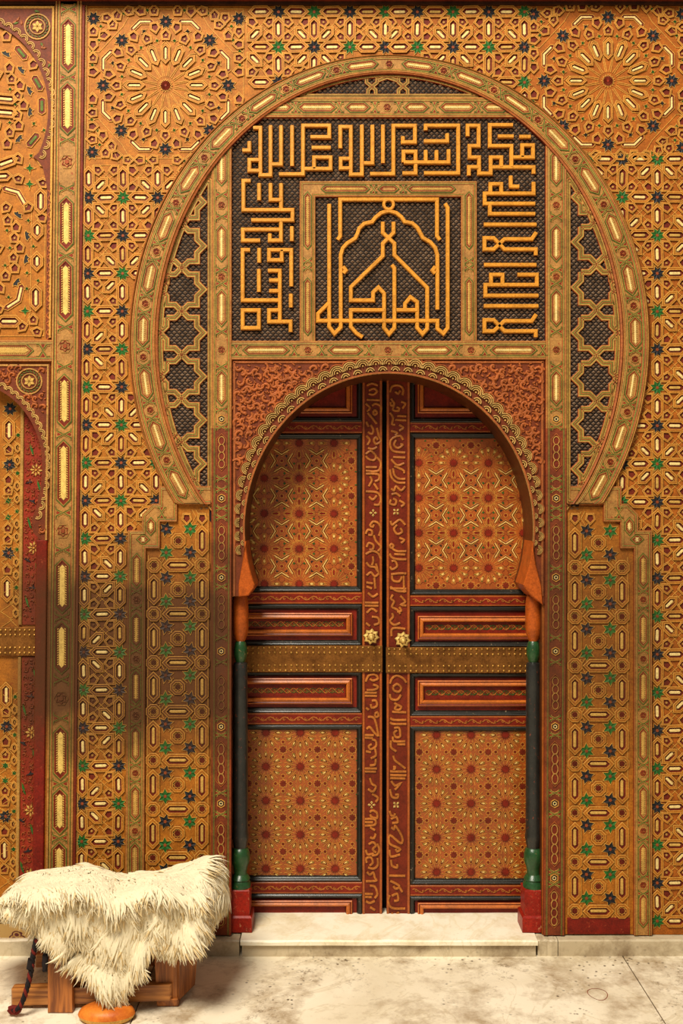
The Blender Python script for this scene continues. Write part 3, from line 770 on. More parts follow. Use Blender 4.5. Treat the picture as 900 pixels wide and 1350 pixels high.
def screen(label, side, cx, ys, xin):
    root = empty('lattice_screen', W(cx, 665), label=label, cat='lattice screen', group='lattice screens flanking the inscription')
    iA, iB = 309., 351.
    def ok(x, y): return inring(x, y, iA+6, iB+6) and (x < xin+1 if side < 0 else x > xin-1) and 225 < y < 672
    mb = MB()
    edge = [ringpt(t, -8, -6) for t in [side*(38+94*i/40) for i in range(41)]]
    poly = [(xin, 225)] + edge + [(xin, 672)]
    mb.prism([p for p in poly], -.001, .0012, 'grounddark'); scales(mb, ok, cx-50, cx+50, 225, 672, .0012)
    o = mb.build('scale_ground', kind='stuff'); under(o, root)
    base = []
    for qx, qy, rr in ((0, -1, 0), (1, 0, 1), (0, 1, 2), (-1, 0, 3)):
        seg = [(-20, -20), (-8.8, -20), (0, -28.9), (8.8, -20)]
        base += rotp(seg, 90*rr)
    for y in ys:
        for piece in insplit(resample([(cx+x, y+yy) for x, yy in base]), lambda x, y_: ok(x, y_) and inring(x, y_, iA+4, iB+4)):
            piece = simplify(piece)
            if len(piece) < 2 or sum(hypot(piece[i+1][0]-piece[i][0], piece[i+1][1]-piece[i][1]) for i in range(len(piece)-1)) < 12: continue
            mb = MB(); starstrap(mb, piece); under(mb.build('star_strap'), root)
    mb = MB(); starstrap(mb, [(xin-side*-3.2, 235), (xin-side*-3.2, 668)], w=6); under(mb.build('border_strap'), root)
    mb = MB(); starstrap(mb, [ringpt(t, -22.5, -16) for t in [side*(46+84*i/60) for i in range(61)]], w=7); under(mb.build('border_strap'), root)
screen('dark scale-carved lattice screen with star straps, left of the inscription', -1, 240, [268, 325.5, 382.5, 439.5, 497, 554.5, 612], 280)
screen('dark scale-carved lattice screen with star straps, right of the inscription', 1, 785, [261, 320, 379.5, 439.5, 499.5, 559.5, 618.5], 745)
# small screen in the crown of the ring
root = empty('lattice_screen', W(510, 128), label='small dark lattice screen in the crown of the ring', cat='lattice screen', group='lattice screens flanking the inscription')
mb = MB(); pl = [ringpt(t, -8, -6) for t in [-24+48*i/20 for i in range(21)]] + [(640, 132), (385, 132)]
mb.prism(pl, -.001, .0012, 'grounddark'); scales(mb, lambda x, y: inring(x, y, 309, 350), 400, 622, 98, 131, .0012); under(mb.build('scale_ground', kind='stuff'), root)
for pth in ([(483, 104), (483, 110), (495, 120), (495, 131)], [(497, 104), (497, 110), (485, 120), (485, 131)], [(525, 104), (525, 110), (537, 120), (537, 131)], [(537, 104), (537, 110), (525, 120), (525, 131)], [(497, 108), (510, 103), (525, 108)]):
    mb = MB(); starstrap(mb, pth, w=5, h=.01); under(mb.build('star_strap'), root)
mb = MB(); starstrap(mb, [ringpt(t, -19, -13.5) for t in [-22+44*i/30 for i in range(31)]], w=6, h=.012); under(mb.build('border_strap'), root)
mb = MB(); starstrap(mb, [(395, 128), (630, 128)], w=6, h=.012); under(mb.build('border_strap'), root)

# ------------------------------------------------------------------ the inscription: gilded square Kufic on a scale-carved ground
cal = empty('calligraphy_panel', W(512, 450), label='gilded square Kufic inscription panel on a dark scale-carved ground', cat='panel')
def okc(x, y): return 304 < x < 720 and 150 < y < 452 and inring(x, y, 312, 353) and not (403 < x < 414 and y > 250) and not (610 < x < 622 and y > 250)
mb = MB(); mb.prism([(304, 195), (350, 150), (676, 150), (720, 195), (720, 454), (304, 454)], -.001, .0015, 'grounddark')
scales(mb, okc, 306, 719, 150, 452, .0015, 7.2); under(mb.build('scale_ground', kind='stuff'), cal)
def z(ox, oy, sc): return lambda pts: [(ox+x/sc, oy+y/sc) for x, y in pts]
z1, z2, z3, z4, z5, z6, zc = z(300, 150, 6), z(430, 150, 6), z(570, 150, 6), z(300, 310, 6), z(600, 290, 6), z(410, 250, 4.2857), z(300, 230, 3)
def sh(p, dx, dy): return [(x+dx, y+dy) for x, y in p]
strokes = [z1([(205, 122), (262, 122), (262, 495), (342, 495), (342, 105)]), z1([(342, 410), (425, 410), (425, 105)]), z1([(262, 460), (175, 460), (175, 375), (262, 375)]), z1([(512, 105), (512, 425)]),
    z1([(120, 300), (175, 300), (175, 230)]), z1([(408, 488), (598, 488), (598, 105), (805, 105), (805, 195), (655, 195)]), z1([(665, 278), (815, 278)]), z1([(598, 445), (815, 445), (815, 355), (685, 355), (685, 445)]),
    z1([(185, 540), (128, 540), (128, 770), (515, 770), (515, 850), (190, 850)]), z1([(252, 560), (252, 695)]), z1([(342, 560), (342, 690), (425, 690)]), z1([(425, 560), (425, 770)]),
    zc([(212, 186), (212, 265), (168, 265), (168, 238)]), zc([(130, 265), (62, 265), (62, 222), (212, 222)]), zc([(255, 210), (255, 268)]),
    z4([(180, 125), (122, 125), (122, 522), (415, 522)]), z4([(252, 110), (252, 225)]), z4([(250, 275), (250, 455)]), z4([(505, 412), (505, 125), (330, 125), (330, 205), (430, 205), (430, 125)]),
    z4([(320, 288), (415, 288), (415, 690)]), z4([(330, 365), (415, 365)]), z4([(330, 447), (415, 447)]), z4([(415, 600), (330, 600), (330, 690), (500, 690), (500, 772)]), z4([(502, 470), (502, 578)]),
    z2([(112, 285), (112, 115), (195, 115), (195, 490), (282, 490), (282, 100)]), z2([(195, 365), (115, 365), (115, 440), (195, 440)]), z2([(282, 400), (365, 400), (365, 100)]), z2([(448, 100), (448, 402)]),
    z2([(345, 485), (530, 485), (530, 105), (700, 105), (700, 235), (605, 235), (605, 190)]), z2([(610, 395), (610, 310), (705, 310), (705, 480), (600, 480)]),
    [(531.7, 215.8), (590.8, 215.8), (590.8, 199)], [(560.8, 200), (560.8, 215.8)], [(575, 200), (575, 215.8)], [(560.8, 174), (560.8, 167.5), (603.5, 167.5), (603.5, 230), (558.3, 230)], [(558, 188), (589, 188), (589, 178)],
    z3([(275, 190), (275, 105), (362, 105), (362, 265), (290, 265), (290, 355), (365, 355), (365, 482), (457, 482), (457, 355), (540, 355), (540, 430)]), z3([(457, 432), (795, 432), (795, 485)]), z3([(285, 500), (285, 432), (365, 432)]),
    z3([(630, 100), (450, 100), (450, 265), (620, 265), (620, 430)]), z3([(630, 355), (790, 355), (790, 260), (705, 260), (705, 355)]), z3([(510, 190), (635, 190)]), z3([(680, 192), (770, 192)]),
    z3([(805, 720), (410, 720), (410, 640), (795, 640), (795, 550)]), z3([(455, 640), (455, 565), (540, 565), (540, 640)]), z3([(600, 585), (680, 585)]), z3([(615, 500), (615, 585)]), z3([(450, 725), (450, 800), (805, 800)]), z3([(400, 885), (815, 885)]),
    z5([(222, 362), (635, 362)]), z5([(485, 440), (640, 440), (640, 520), (235, 520), (235, 605), (650, 605)]), z5([(280, 520), (280, 440), (370, 440), (370, 520)]), z5([(220, 687), (650, 687)])]
xl = z5([(635, 108), (600, 160), (385, 160), (300, 240), (228, 240), (228, 152), (300, 152), (385, 240), (632, 240), (632, 288)])
strokes += [xl, sh(xl, 0, 107.5)]
archl = [(103, 88), (103, 780), (132, 818), (168, 782), (168, 375), (180, 335), (205, 308), (250, 280), (262, 255), (272, 225), (300, 198), (345, 188), (362, 165), (395, 138), (437, 126), (480, 138), (510, 162), (528, 188), (570, 196), (600, 222), (615, 250), (630, 278), (672, 303), (700, 335), (712, 375), (712, 682)]
strokes += [z6([(150, 290), (165, 268), (165, 62), (710, 62), (710, 268), (725, 290)]), z6(archl), z6([(755, 85), (770, 110), (770, 785), (745, 818), (712, 790), (712, 745), (40, 745), (40, 705), (100, 645)]),
    z6([(405, 188), (405, 250), (470, 310), (470, 375), (655, 560), (655, 790), (628, 820), (598, 785), (598, 640), (560, 612), (530, 648), (530, 685)]), z6([(598, 685), (480, 685)]),
    z6([(465, 188), (465, 250), (405, 310), (405, 380), (225, 555), (225, 630), (350, 630), (350, 585), (380, 557), (412, 592), (412, 785), (440, 820), (470, 785), (470, 450), (455, 430)]),
    z6([(412, 685), (225, 685), (225, 780), (255, 815), (290, 838)]), z6([(182, 478), (196, 462), (180, 440)]), z6([(698, 478), (684, 462), (700, 440)])]
LW, LH = 2.75, .019
r_ = random.Random(5)
def letter(p, closed=False, hh=0., w=LW):
    mb = MB(); h = LH+hh
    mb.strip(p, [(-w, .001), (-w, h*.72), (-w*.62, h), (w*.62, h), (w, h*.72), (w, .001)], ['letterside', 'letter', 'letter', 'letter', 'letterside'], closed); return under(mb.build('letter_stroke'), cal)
for p in strokes: letter(p, False, r_.uniform(-.0012, .0012))
letter(z4([(122, 600), (250, 600), (250, 740), (122, 740)]), True)
letter([(512+6.4*cos(a*pi/10), 271+6.4*sin(a*pi/10)) for a in range(20)], True, .001, 2.2)
# inner square frame of the mihrab-shaped centre
mb = MB(); pr, ms = beamprof(21, .001, .015); mb.strip([(405.5, 452), (405.5, 250.5), (617.5, 250.5), (617.5, 452)], pr, ms); fr_ = under(mb.build('inner_frame'), cal)
def putf(name, me, x, y, r): o = link(name, me, fr_, W(x, y, .0125), radians(r))
for y in (292, 405):
    for x in (405.5, 617.5): putf('cartouche', stamp(('inner_cartouche', 38), cart(38, 5, 0, 'creamdim', .9)), x, y, 90)
for y in (345, 354):
    for x in (405.5, 617.5): putf('knot', stamp(('knot', 5, 5), knot(5, 5)), x, y, 90)
for x in (455, 568): putf('cartouche', stamp(('inner_cartouche', 32), cart(32, 5, 0, 'creamdim', .9)), x, 250.5, 0)
for x in (492, 531): putf('knot', stamp(('knot', 5, 5), knot(5, 5)), x, 250.5, 0)
putf('cartouche', stamp(('inner_cartouche', 14), cart(14, 5, 0, None, .9, False)), 511.5, 250.5, 0)

# ------------------------------------------------------------------ spandrel: carved arabesque around the door arch
sp = empty('spandrel_panel', W(512, 480), label='terracotta spandrel carved with scrolling arabesque around the door arch', cat='panel')
HS = .007
def foot(side):
    a = arch_pts(side, 60); return a
aL = arch_pts(-1, 60); aR = arch_pts(1, 60)
polyL = [(512.5, 476), (512.5, AY-AB+.3)] + aL[1:] + [(327, 785), (307, 786), (307, 476)]
polyR = [(512.5, 476), (512.5, AY-AB+.3)] + aR[1:] + [(700, 785), (714.5, 796), (717, 796), (717, 476)]
for pl in (polyL, polyR):
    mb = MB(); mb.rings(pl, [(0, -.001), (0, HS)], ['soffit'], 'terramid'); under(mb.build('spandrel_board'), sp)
for x0 in (309.3, 714.2):
    mb = MB(); mb.box(x0-1.5, 477, x0+1.5, 786, HS, HS+.004, 'goldred', .5); under(mb.build('border_fillet'), sp)
mb = MB(); mb.box(308, 476.5, 716, 479.5, HS, HS+.004, 'goldred', .5); under(mb.build('border_fillet'), sp)
def aell(x, y): return sqrt(((x-AX)/AA)**2+((y-AY)/AB)**2)
# scroll stamps
def scroll(kind, m='terracotta'):
    def f(mb):
        n = 12; pts = []
        for i in range(n+1):
            t = i/n; a = t*(4.6 if kind % 2 else 3.6)+kind; r = 6.2*(1-t*.72)
            pts.append((r*cos(a), r*sin(a)))
        w = [1.3+.8*sin(pi*i/n) for i in range(n+1)]
        o1 = offset(pts, 1, False); lo = []
        for d, h in ((-1, 0), (-.6, .0056), (0, .0068), (.6, .0056), (1, 0)):
            lo.append([(pts[i][0]+(o1[i][0]-pts[i][0])*w[i]*d, pts[i][1]+(o1[i][1]-pts[i][1])*w[i]*d, h) for i in range(n+1)])
        mb.loops(lo, [m]*4, None, False)
        for k_ in range(3):
            a = kind*1.3+k_*2.1; leaf = rotp([(0, -3.6), (1.7, -.8), (.5, 2.6), (-1.2, 1.2)], math.degrees(a), 6.6*cos(a), 6.6*sin(a))
            mb.rings(leaf, [(0, 0), (.5, .0045)], [m], m)
        mb.rings(ngon(7, 1.7), [(0, 0), (.6, .005)], [m], m)
    return f
rr = random.Random(11); npl = 0; done = []
for tries in range(14000):
    x, y = rr.uniform(313, 711), rr.uniform(484, 770); e = aell(x, y)
    if e < 1+24/195 or (y > 690 and e < 1.24): continue
    if any((x-a)**2+(y-b)**2 < 7.6**2 for a, b in done): continue
    if (x < 400 or x > 625 or y < 520) is False: continue
    done.append((x, y)); k_ = rr.randrange(6)
    o = link('arabesque_scroll', stamp(('scroll', k_), scroll(k_)), sp, Vector(W(x, y, HS))-Vector(sp.location), rr.uniform(0, 6.28))
# lace border of overlapping scallops
def scallop(mb):
    for r, w, h in ((9.2, 1.7, .0085), (6.6, 1.6, .0095), (4.0, 1.5, .0095)):
        p = [(r*sin(radians(t)), -r*cos(radians(t))*.95) for t in range(-100, 101, 20)]
        mb.strip(p, [(-w/2, 0), (-w*.3, h), (w*.3, h), (w/2, 0)], ['lace', 'lace', 'lace'], False, False)
    mb.rings(ngon(7, 1.5), [(0, 0), (.5, .008)], ['lace'], 'lace')
    p = [(11.2*sin(radians(t)), -11.2*cos(radians(t))) for t in range(-70, 71, 14)]; mb.strip(p, [(-.9, 0), (-.5, .006), (.5, .006), (.9, 0)], ['terracotta']*3, False, False)
S_SC = stamp('scallop', scallop)
def ringlet(mb):
    mb.line([(5.6*sin(radians(q)), 2.5-5.6*cos(radians(q))) for q in range(-80, 81, 20)], 1.4, .0085, 'lace'); mb.line([(2.9*sin(radians(q)), 2.5-2.9*cos(radians(q))) for q in range(-90, 91, 22)], 1.3, .0085, 'lace')
S_RL = stamp('ringlet', ringlet)
NS = 41
for i in range(NS):
    t = -100+200*(i+.5)/NS; a = radians(t); nx, ny = sin(a)/AA, -cos(a)/AB; l = hypot(nx, ny); nx /= l; ny /= l
    bx, by = AX+AA*sin(a), AY-AB*cos(a); rot = math.degrees(atan2(nx, -ny))
    fade = 1 if abs(t) < 50 else max(.62, 1-.38*(abs(t)-50)/38)
    o = link('lace_scallop', S_SC, sp, Vector(W(bx+nx*13*fade, by+ny*13*fade, HS))-Vector(sp.location), radians(rot)); o.scale = (fade, 1, fade)
    a = radians(t+100/NS); nx, ny = sin(a)/AA, -cos(a)/AB; l = hypot(nx, ny); nx /= l; ny /= l
    if i < NS-1: link('lace_ringlet', S_RL, sp, Vector(W(AX+AA*sin(a)+nx*6*fade, AY-AB*cos(a)+ny*6*fade, HS))-Vector(sp.location), radians(math.degrees(atan2(nx, -ny)))).scale = (fade, 1, fade)
mb = MB(); mb.strip([(AX+(AA+1.4)*sin(radians(t)), AY-(AB+1.4)*cos(radians(t))) for t in [-104+208*i/90 for i in range(91)]], [(-1.6, HS-.001), (-1.3, HS+.006), (1, HS+.006), (1.4, HS-.001)], ['lace', 'goldred', 'lace']); under(mb.build('arch_lip'), sp)
# bare wooden corbels at the feet of the arch
for side in (-1, 1):
    a = [p for p in arch_pts(side, 80) if p[1] > 712]
    if side < 0: pl = [(319.5, 745), (323.5, 714)] + [(x+.3, y) for x, y in a] + [(335, 775), (328, 785), (315, 786.5), (315, 770)]
    else: pl = [(705.5, 745), (701.5, 714)] + [(x-.3, y) for x, y in a] + [(692, 777), (700, 786), (714.5, 797), (712.5, 772)]
    mb = MB(); mb.rings(pl, [(0, -.17), (0, HS+.006), (1.2, HS+.010)], ['barewood', 'barewood'], 'barewood'); under(mb.build('corbel', label='bare orange wooden corbel at the foot of the arch'), sp)

# ------------------------------------------------------------------ the double door
HD = -.20                                          # plane of the door's framing
def DMB(): return MB(h0=HD)
def dst(key, fn): return stamp(key, fn, h0=HD)
def dput(name, me, x, y, rot, parent, h): return link(name, me, parent, W(x, y, h, HD), radians(rot))
FLD = HD-.012                                      # panel fields lie behind the framing
def d_rim(mb, p, m, rim='dooryellow', w=.55, h=.0022, fl=.0005): mb.rings(p, [(0, 0), (0, h), (w, h), (w+.3, fl)], [rim, rim, m], m)
def rosstar(mb, R=6.6, n=12, m='doorred'):
    p = star(n, R, R*.66); mb.rings(p, [(0, 0), (.2, .0024), (.8, .0024)], ['doorbrick', 'doorbrick'], m)
def petal(mb, x, y, deg, L, w, m='doorbrick', core='doorcream', cl=.5, rim='dooryellow'):
    p = rotp([(0, -L), (w, -L*.25), (w*.75, L*.75), (0, L), (-w*.75, L*.75), (-w, -L*.25)], deg, x, y); d_rim(mb, p, m, rim)
    if core:
        q = rotp([(0, -L*.6), (w*cl, -L*.1), (0, L*.55), (-w*cl, -L*.1)], deg, x, y); mb.rings(q, [(0, .0005), (.2, .0026)], [core], core)
def dot(mb, x, y, R, m, n=6, rim=None):
    if rim: mb.line([(x+a, y+b) for a, b in ngon(n, R+1)], .6, .0018, rim, True)
    mb.rings([(x+a, y+b) for a, b in ngon(n, R)], [(0, 0), (.3, .002)], [m], m)
def dia(mb, x, y, a, b, m): mb.rings([(x, y-b), (x+a, y), (x, y+b), (x-a, y)], [(0, 0), (.3, .0018)], [m], m)
def rose12(cx_=0):
    def f(mb):                                     # lower panels: star, twelve petals, straps
        rosstar(mb)
        for k in range(12):
            a = radians(k*30); petal(mb, 16.2*sin(a), -16.2*cos(a), k*30, 5.3, 2.6)
            b_ = radians(k*30+15); mb.line([(7.4*sin(b_), -7.4*cos(b_)), (12*sin(b_), -12*cos(b_)), (22*sin(b_), -22*cos(b_))], .7, .0016, 'dooryellow')
        for k in range(4):
            a = radians(k*90+45)
    return f
def node8(mb):                                     # between the rosettes of the lower panels
    p = star(8, 4.6, 3.1); mb.rings(p, [(0, 0), (.2, .0022)], ['doorbrick'], 'doorbrick'); mb.line(star(8, 6.2, 4.6), .6, .0016, 'dooryellow', True)
    for k in range(4):
        a = radians(k*90); dot(mb, 10*sin(a), -10*cos(a), 1.7, 'doorbrick', 6, 'dooryellow')
        a = radians(k*90+22); dia(mb, 15.6*sin(a), -15.6*cos(a), 1.7, 1.3, 'doorgreen'); a = radians(k*90-22); dia(mb, 15.6*sin(a), -15.6*cos(a), 1.7, 1.3, 'doorgreen')
def rosex(mb):                                     # upper panels: star with four axial petals
    rosstar(mb, 6.4); starlines(mb)
    for k in range(4):
        a = radians(k*90); petal(mb, 15.6*sin(a), -15.6*cos(a), k*90, 5.4, 2.3, 'doorred', None)
        for d in (-19, 19):
            b_ = radians(k*90+d); dia(mb, 20.6*sin(b_), -20.6*cos(b_), 1.9, 1.9, 'doorgreen')
    for k in range(12):
        b_ = radians(k*30+15); mb.line([(7.6*sin(b_), -7.6*cos(b_)), (16*sin(b_), -16*cos(b_))], .7, .0018, 'dooryellow')
        mb.line([(9.5*sin(b_-.26), -9.5*cos(b_-.26)), (12*sin(b_), -12*cos(b_)), (9.5*sin(b_+.26), -9.5*cos(b_+.26))], .6, .0016, 'dooryellow')
def starlines(mb):
    for k in range(12):
        for d in (-6, 6):
            b_ = radians(k*30+d); mb.line([(9*sin(b_), -9*cos(b_)), (21.5*sin(b_), -21.5*cos(b_))], .55, .0013, 'dooryellow')
        b_ = radians(k*30+15); mb.line([(22.5*sin(b_-.2), -22.5*cos(b_-.2)), (19.5*sin(b_), -19.5*cos(b_)), (22.5*sin(b_+.2), -22.5*cos(b_+.2))], .55, .0013, 'doorbrick')
def crossx(mb):                                    # four long chevrons round a small eye
    for k in range(4):
        base = [(-9.8, -6.1), (0, 0), (9.8, -6.1)]
        base = [(x, y-8.4) for x, y in base]; p = rotp(base, 90*k)
        mb.line(p, 3.6, .0008, 'doorbrick'); mb.line(p, 1.5, .0034, 'doorcream')
        q = rotp([(x, y-3.) for x, y in base], 90*k); mb.line(q, .6, .0016, 'dooryellow')
        q = rotp([(x*.86, y+2.8) for x, y in base], 90*k); mb.line(q, .6, .0016, 'dooryellow')
        t = rotp([(-1.9, -1.6), (2., -2.), (1.6, 1.9)], 90*k, *rotp([(5.6, -5.6)], 90*k)[0]); mb.rings(t, [(0, 0), (.3, .0016)], ['doorblack'], 'doorblack')
    dot(mb, 0, 0, 1.6, 'doorred', 8, 'dooryellow')
def halfrose(dx, dy):                              # edge rosette: cream petals on the side towards the frame
  def f(mb):
    rosstar(mb, 6.4); starlines(mb)
    for k in range(12):
        a = radians(k*30)
        if sin(a)*dx-cos(a)*dy < -.1:
            if k % 3 == 0: petal(mb, 15.6*sin(a), -15.6*cos(a), k*30, 5.4, 2.3, 'doorred', None)
            continue
        petal(mb, 16.2*sin(a), -16.2*cos(a), k*30, 4.8, 2.1, 'doorbrick', 'doorcream', .75)
  return f
DR12, DN8, DRX, DCX = dst('petal_rosette', rose12()), dst('star_node', node8), dst('star_rosette', rosex), dst('chevron_cross', crossx)
DHR = {d: dst(('edge_rosette', d), halfrose(*d)) for d in ((1, 0), (-1, 0), (0, 1), (0, -1))}
def wave(mb, x0, x1, y, amp, per, h, m, w=1.1, leaf='doorgold'):
    n = max(8, int((x1-x0)/per*10)); pts = [(x0+(x1-x0)*i/n, y+amp*sin((x0+(x1-x0)*i/n)*2*pi/per)) for i in range(n+1)]
    mb.line(pts, w, h+.0018, m, False, h)
    k = 0; x = x0+per/4
    while x < x1-2:
        s_ = 1 if k % 2 == 0 else -1
        q = [(x+1.9*cos(a*.9)*(1-a*.11), y-s_*amp*.1+1.9*sin(a*.9)*(1-a*.11)) for a in range(7)]; mb.line(q, .9, h+.0018, leaf, False, h)
        mb.rings([(x+per*.18, y+s_*amp*.9), (x+per*.34, y+s_*amp*.3), (x+per*.26, y+s_*amp*1.1)], [(0, h), (.2, h+.0018)], [leaf], leaf); x += per/2; k += 1
def leaf(name, label, X0, X1, stile0, stile1, tx, rows, cols, strap, side):
    """one door leaf; X0..X1 panel zone (with black frames), stile0..stile1 the lettered meeting stile"""
    mb = DMB(); lo, hi = min(X0, stile0)-2, max(X1, stile1)
    mb.box(lo if side < 0 else stile0, 440, hi if side < 0 else X1+26, 1216, HD-.05, HD-.02, 'doorbrick')
    door = mb.build(name, kind='structure', label=label)
    # lettered stile with orange edges
    mb = DMB(); mb.box(stile0, 440, stile1, 1216, HD-.02, HD-.002, 'deepred' if False else 'doorbrick'); st = mb.build('lettered_stile', door)
    mb = DMB()
    for x in (stile0+1.6, stile1-1.6): mb.box(x-1.6, 440, x+1.6, 1216, HD-.004, HD+.002, 'doororange', .5)
    mb.build('stile_edge', st)
    # rails, each with a painted scroll
    for (y0, y1) in rows['rails']:
        mb = DMB(); mb.box(X0, y0, X1, y1, HD-.02, HD+.001, 'doororange', .5); mb.box(X0, y0+2, X1, y1-2, HD, HD+.0015, 'doorred'); r = mb.build('rail', door)
        mb = DMB(); wave(mb, X0+3, X1-3, (y0+y1)/2, 2.4, 19, HD+.0015, 'doorgold', 1.1); mb.build('rail_scroll', r)
    def frame(y0, y1, m='doorblack', w=7):
        mb = DMB(); p = [(X0+w/2, y0+w/2), (X1-w/2, y0+w/2), (X1-w/2, y1-w/2), (X0+w/2, y1-w/2)]
        a = w/2; mb.strip(p, [(-a, HD-.02), (-a, HD-.001), (-a*.5, HD+.004), (-a*.1, HD+.001), (a*.2, HD+.001), (a*.6, HD-.003), (a, FLD+.001)], [m, m, m, m, m, m], True); return mb.build('panel_frame', door)
    # tall patterned panels
    for kind, y0, y1 in (('U',)+rows['upper'], ('L',)+rows['lower']):
        frame(y0, y1)
        mb = DMB(); mb.box(X0+3, y0+3, X1-3, y1-3, HD-.03, FLD, 'doororange'); f = mb.build('panel_field', door, label='orange panel carved with '+('chevrons and red stars' if kind == 'U' else 'red-centred petal rosettes'))
        xs_ = cols[kind][0]; ys_ = cols[kind][1]; e = 4
        def inb(x, y, m_=0): return X0+7-m_ < x < X1-7+m_ and y0+7-m_ < y < y1-7+m_
        xl_, xr_ = (330, X1-7) if side < 0 else (X0+7, 694)
        px_, py_ = xs_[1]-xs_[0], ys_[1]-ys_[0]
        xa = [xs_[0]-px_]+xs_+[xs_[-1]+px_]; ya = [ys_[0]-py_]+ys_+[ys_[-1]+py_]
        for y in ya:
            for x in xa:
                if inb(x, y, 5):
                    if kind == 'L': dput('petal_rosette', DR12, x, y, 0, f, FLD)
                    else:
                        dd = min((x-xl_, (-1, 0)), (xr_-x, (1, 0)), (y-y0-7, (0, -1)), (y1-7-y, (0, 1)))
                        dput('star_rosette', DHR[dd[1]] if dd[0] < 35 else DRX, x, y, 0, f, FLD)
                if inb(x+px_/2, y+py_/2, 2):
                    if kind == 'L': dput('star_node', DN8, x+px_/2, y+py_/2, 0, f, FLD)
                    elif inb(x+px_/2, y+py_/2, -12): dput('chevron_cross', DCX, x+px_/2, y+py_/2, 0, f, FLD)
                    else: dput('star_node', DN8, x+px_/2, y+py_/2, 0, f, FLD)
    # small moulded panels
    for (y0, y1, a, b, sc) in rows['small']:
        frame(y0, y1)
        mb = DMB(); mb.box(X0+4, y0+4, X1-4, y1-4, HD-.03, FLD, 'doorred'); f = mb.build('panel_field', door)
        xa, xb = X0+(4 if side < 0 else 10), X1-(13 if side < 0 else 4); w = 9.
        mb = DMB(); p = [(xa+w/2, a+w/2), (xb-w/2, a+w/2), (xb-w/2, b-w/2), (xa+w/2, b-w/2)]; q = w/2
        mb.strip(p, [(-q, FLD), (-q, HD+.002), (-q*.7, HD+.005), (-q*.35, HD+.002), (q*.2, HD+.007), (q*.5, HD+.006), (q*.75, HD), (q, FLD)], ['doorbrick', 'moulding', 'doorbrick', 'moulding', 'moulding', 'moulding', 'doorbrick'], True); mb.build('raised_moulding', f)
        if sc:
            mb = DMB(); wave(mb, xa+w+2, xb-w-2, (a+b)/2, 3.2, 17, FLD, 'doorgold', 1.1, 'doorgreen'); wave(mb, xa+w+2, xb-w-2, (a+b)/2, -3., 17, FLD, 'doorgreen', .8, 'doorgold'); mb.build('painted_scroll', f)
    # brass strap with rows of nails
    sx0, sx1, sy0, sy1 = strap
    mb = DMB(); mb.box(sx0, sy0, sx1, sy1, HD-.003, HD+.008, 'brass', .5); s_ = mb.build('brass_strap', door, label='studded brass band across the door')
    mb = DMB(); nx = int((sx1-sx0)/7.2)
    for ry in (2.6, 9.2, sy1-sy0-9.2, sy1-sy0-2.6):
        for i in range(nx):
            x = sx0+4+(sx1-sx0-8)*(i+.5*(0))/(nx-1); y = sy0+ry+random.uniform(-.3, .3)
            mb.rings([(x+c, y+d) for c, d in ngon(7, 1.75)], [(0, HD+.008), (.35, HD+.0112), (1.1, HD+.0126)], ['nail']*2, 'nail')
    mb.build('nail_heads', s_, smooth=True, kind='stuff')
    return door, st
rowsL = {'rails': ((556, 571), (781, 796), (940, 955), (1163, 1178)), 'upper': (572, 780), 'lower': (956, 1162), 'small': ((440, 556, 450, 545, False), (797, 851, 808, 838, True), (885, 940, 894, 928, True), (1179, 1240, 1187, 1232, True))}
rowsR = {'rails': ((557, 570), (785, 799), (944, 958), (1167, 1181)), 'upper': (571, 784), 'lower': (958, 1166), 'small': ((440, 557, 450, 545, False), (800, 853, 812, 843, True), (887, 944, 897, 931, True), (1182, 1240, 1190, 1232, True))}
door_1, st1 = leaf('door_1', 'left leaf of the carved double door with studded brass band', 300, 477, 477.5, 503.5, 0, rowsL,
    {'U': ([348, 394, 440], [630.5, 677, 723.5]), 'L': ([350, 395.5, 441.5], [1011.5, 1056.5, 1101.5])}, (322, 504, 851, 886), -1)
door_2, st2 = leaf('door_2', 'right leaf of the carved double door with studded brass band', 540.5, 726, 509.5, 540, 0, rowsR,
    {'U': ([598, 644], [610, 656.3, 702.6, 749]), 'L': ([575.5, 621, 666.5], [1015, 1060.3, 1105.6])}, (508.5, 718, 853, 887), 1)
# strokes of the lettering, carved along both stiles (traced)
ZA, ZB, ZC, ZD = z(470, 500, 7.5), z(470, 680, 7.5), z(470, 880, 7.5), z(470, 1040, 7.5)
LA_ = [[(120,110),(170,90),(200,120),(160,150),(120,140)],[(100,200),(230,205)],[(150,260),(190,240),(240,270),(235,330)],[(180,300),(200,330),(175,350),(165,320),(180,300)],[(110,330),(150,380),(200,440)],[(140,450),(165,500),(150,540),(110,520)],[(200,480),(220,560),(240,610),(190,640),(170,600),(190,575),(210,600)],[(110,680),(160,690),(200,670)],[(90,740),(140,710),(190,760),(170,800),(120,790),(90,760)],[(200,770),(240,830),(220,900),(170,910)],[(90,870),(200,870)],[(90,905),(180,915)],[(90,935),(210,940),(220,990),(180,1010)],[(130,960),(150,1000),(120,1060)],[(170,1030),(210,1090)],[(90,1110),(200,1120),(240,1180),(220,1240),(170,1240)],[(120,1160),(160,1190),(200,1150)],[(100,60),(150,40),(210,60)],[(90,240),(130,280),(100,320)],[(95,420),(120,470)],[(95,560),(130,600),(105,650)]]
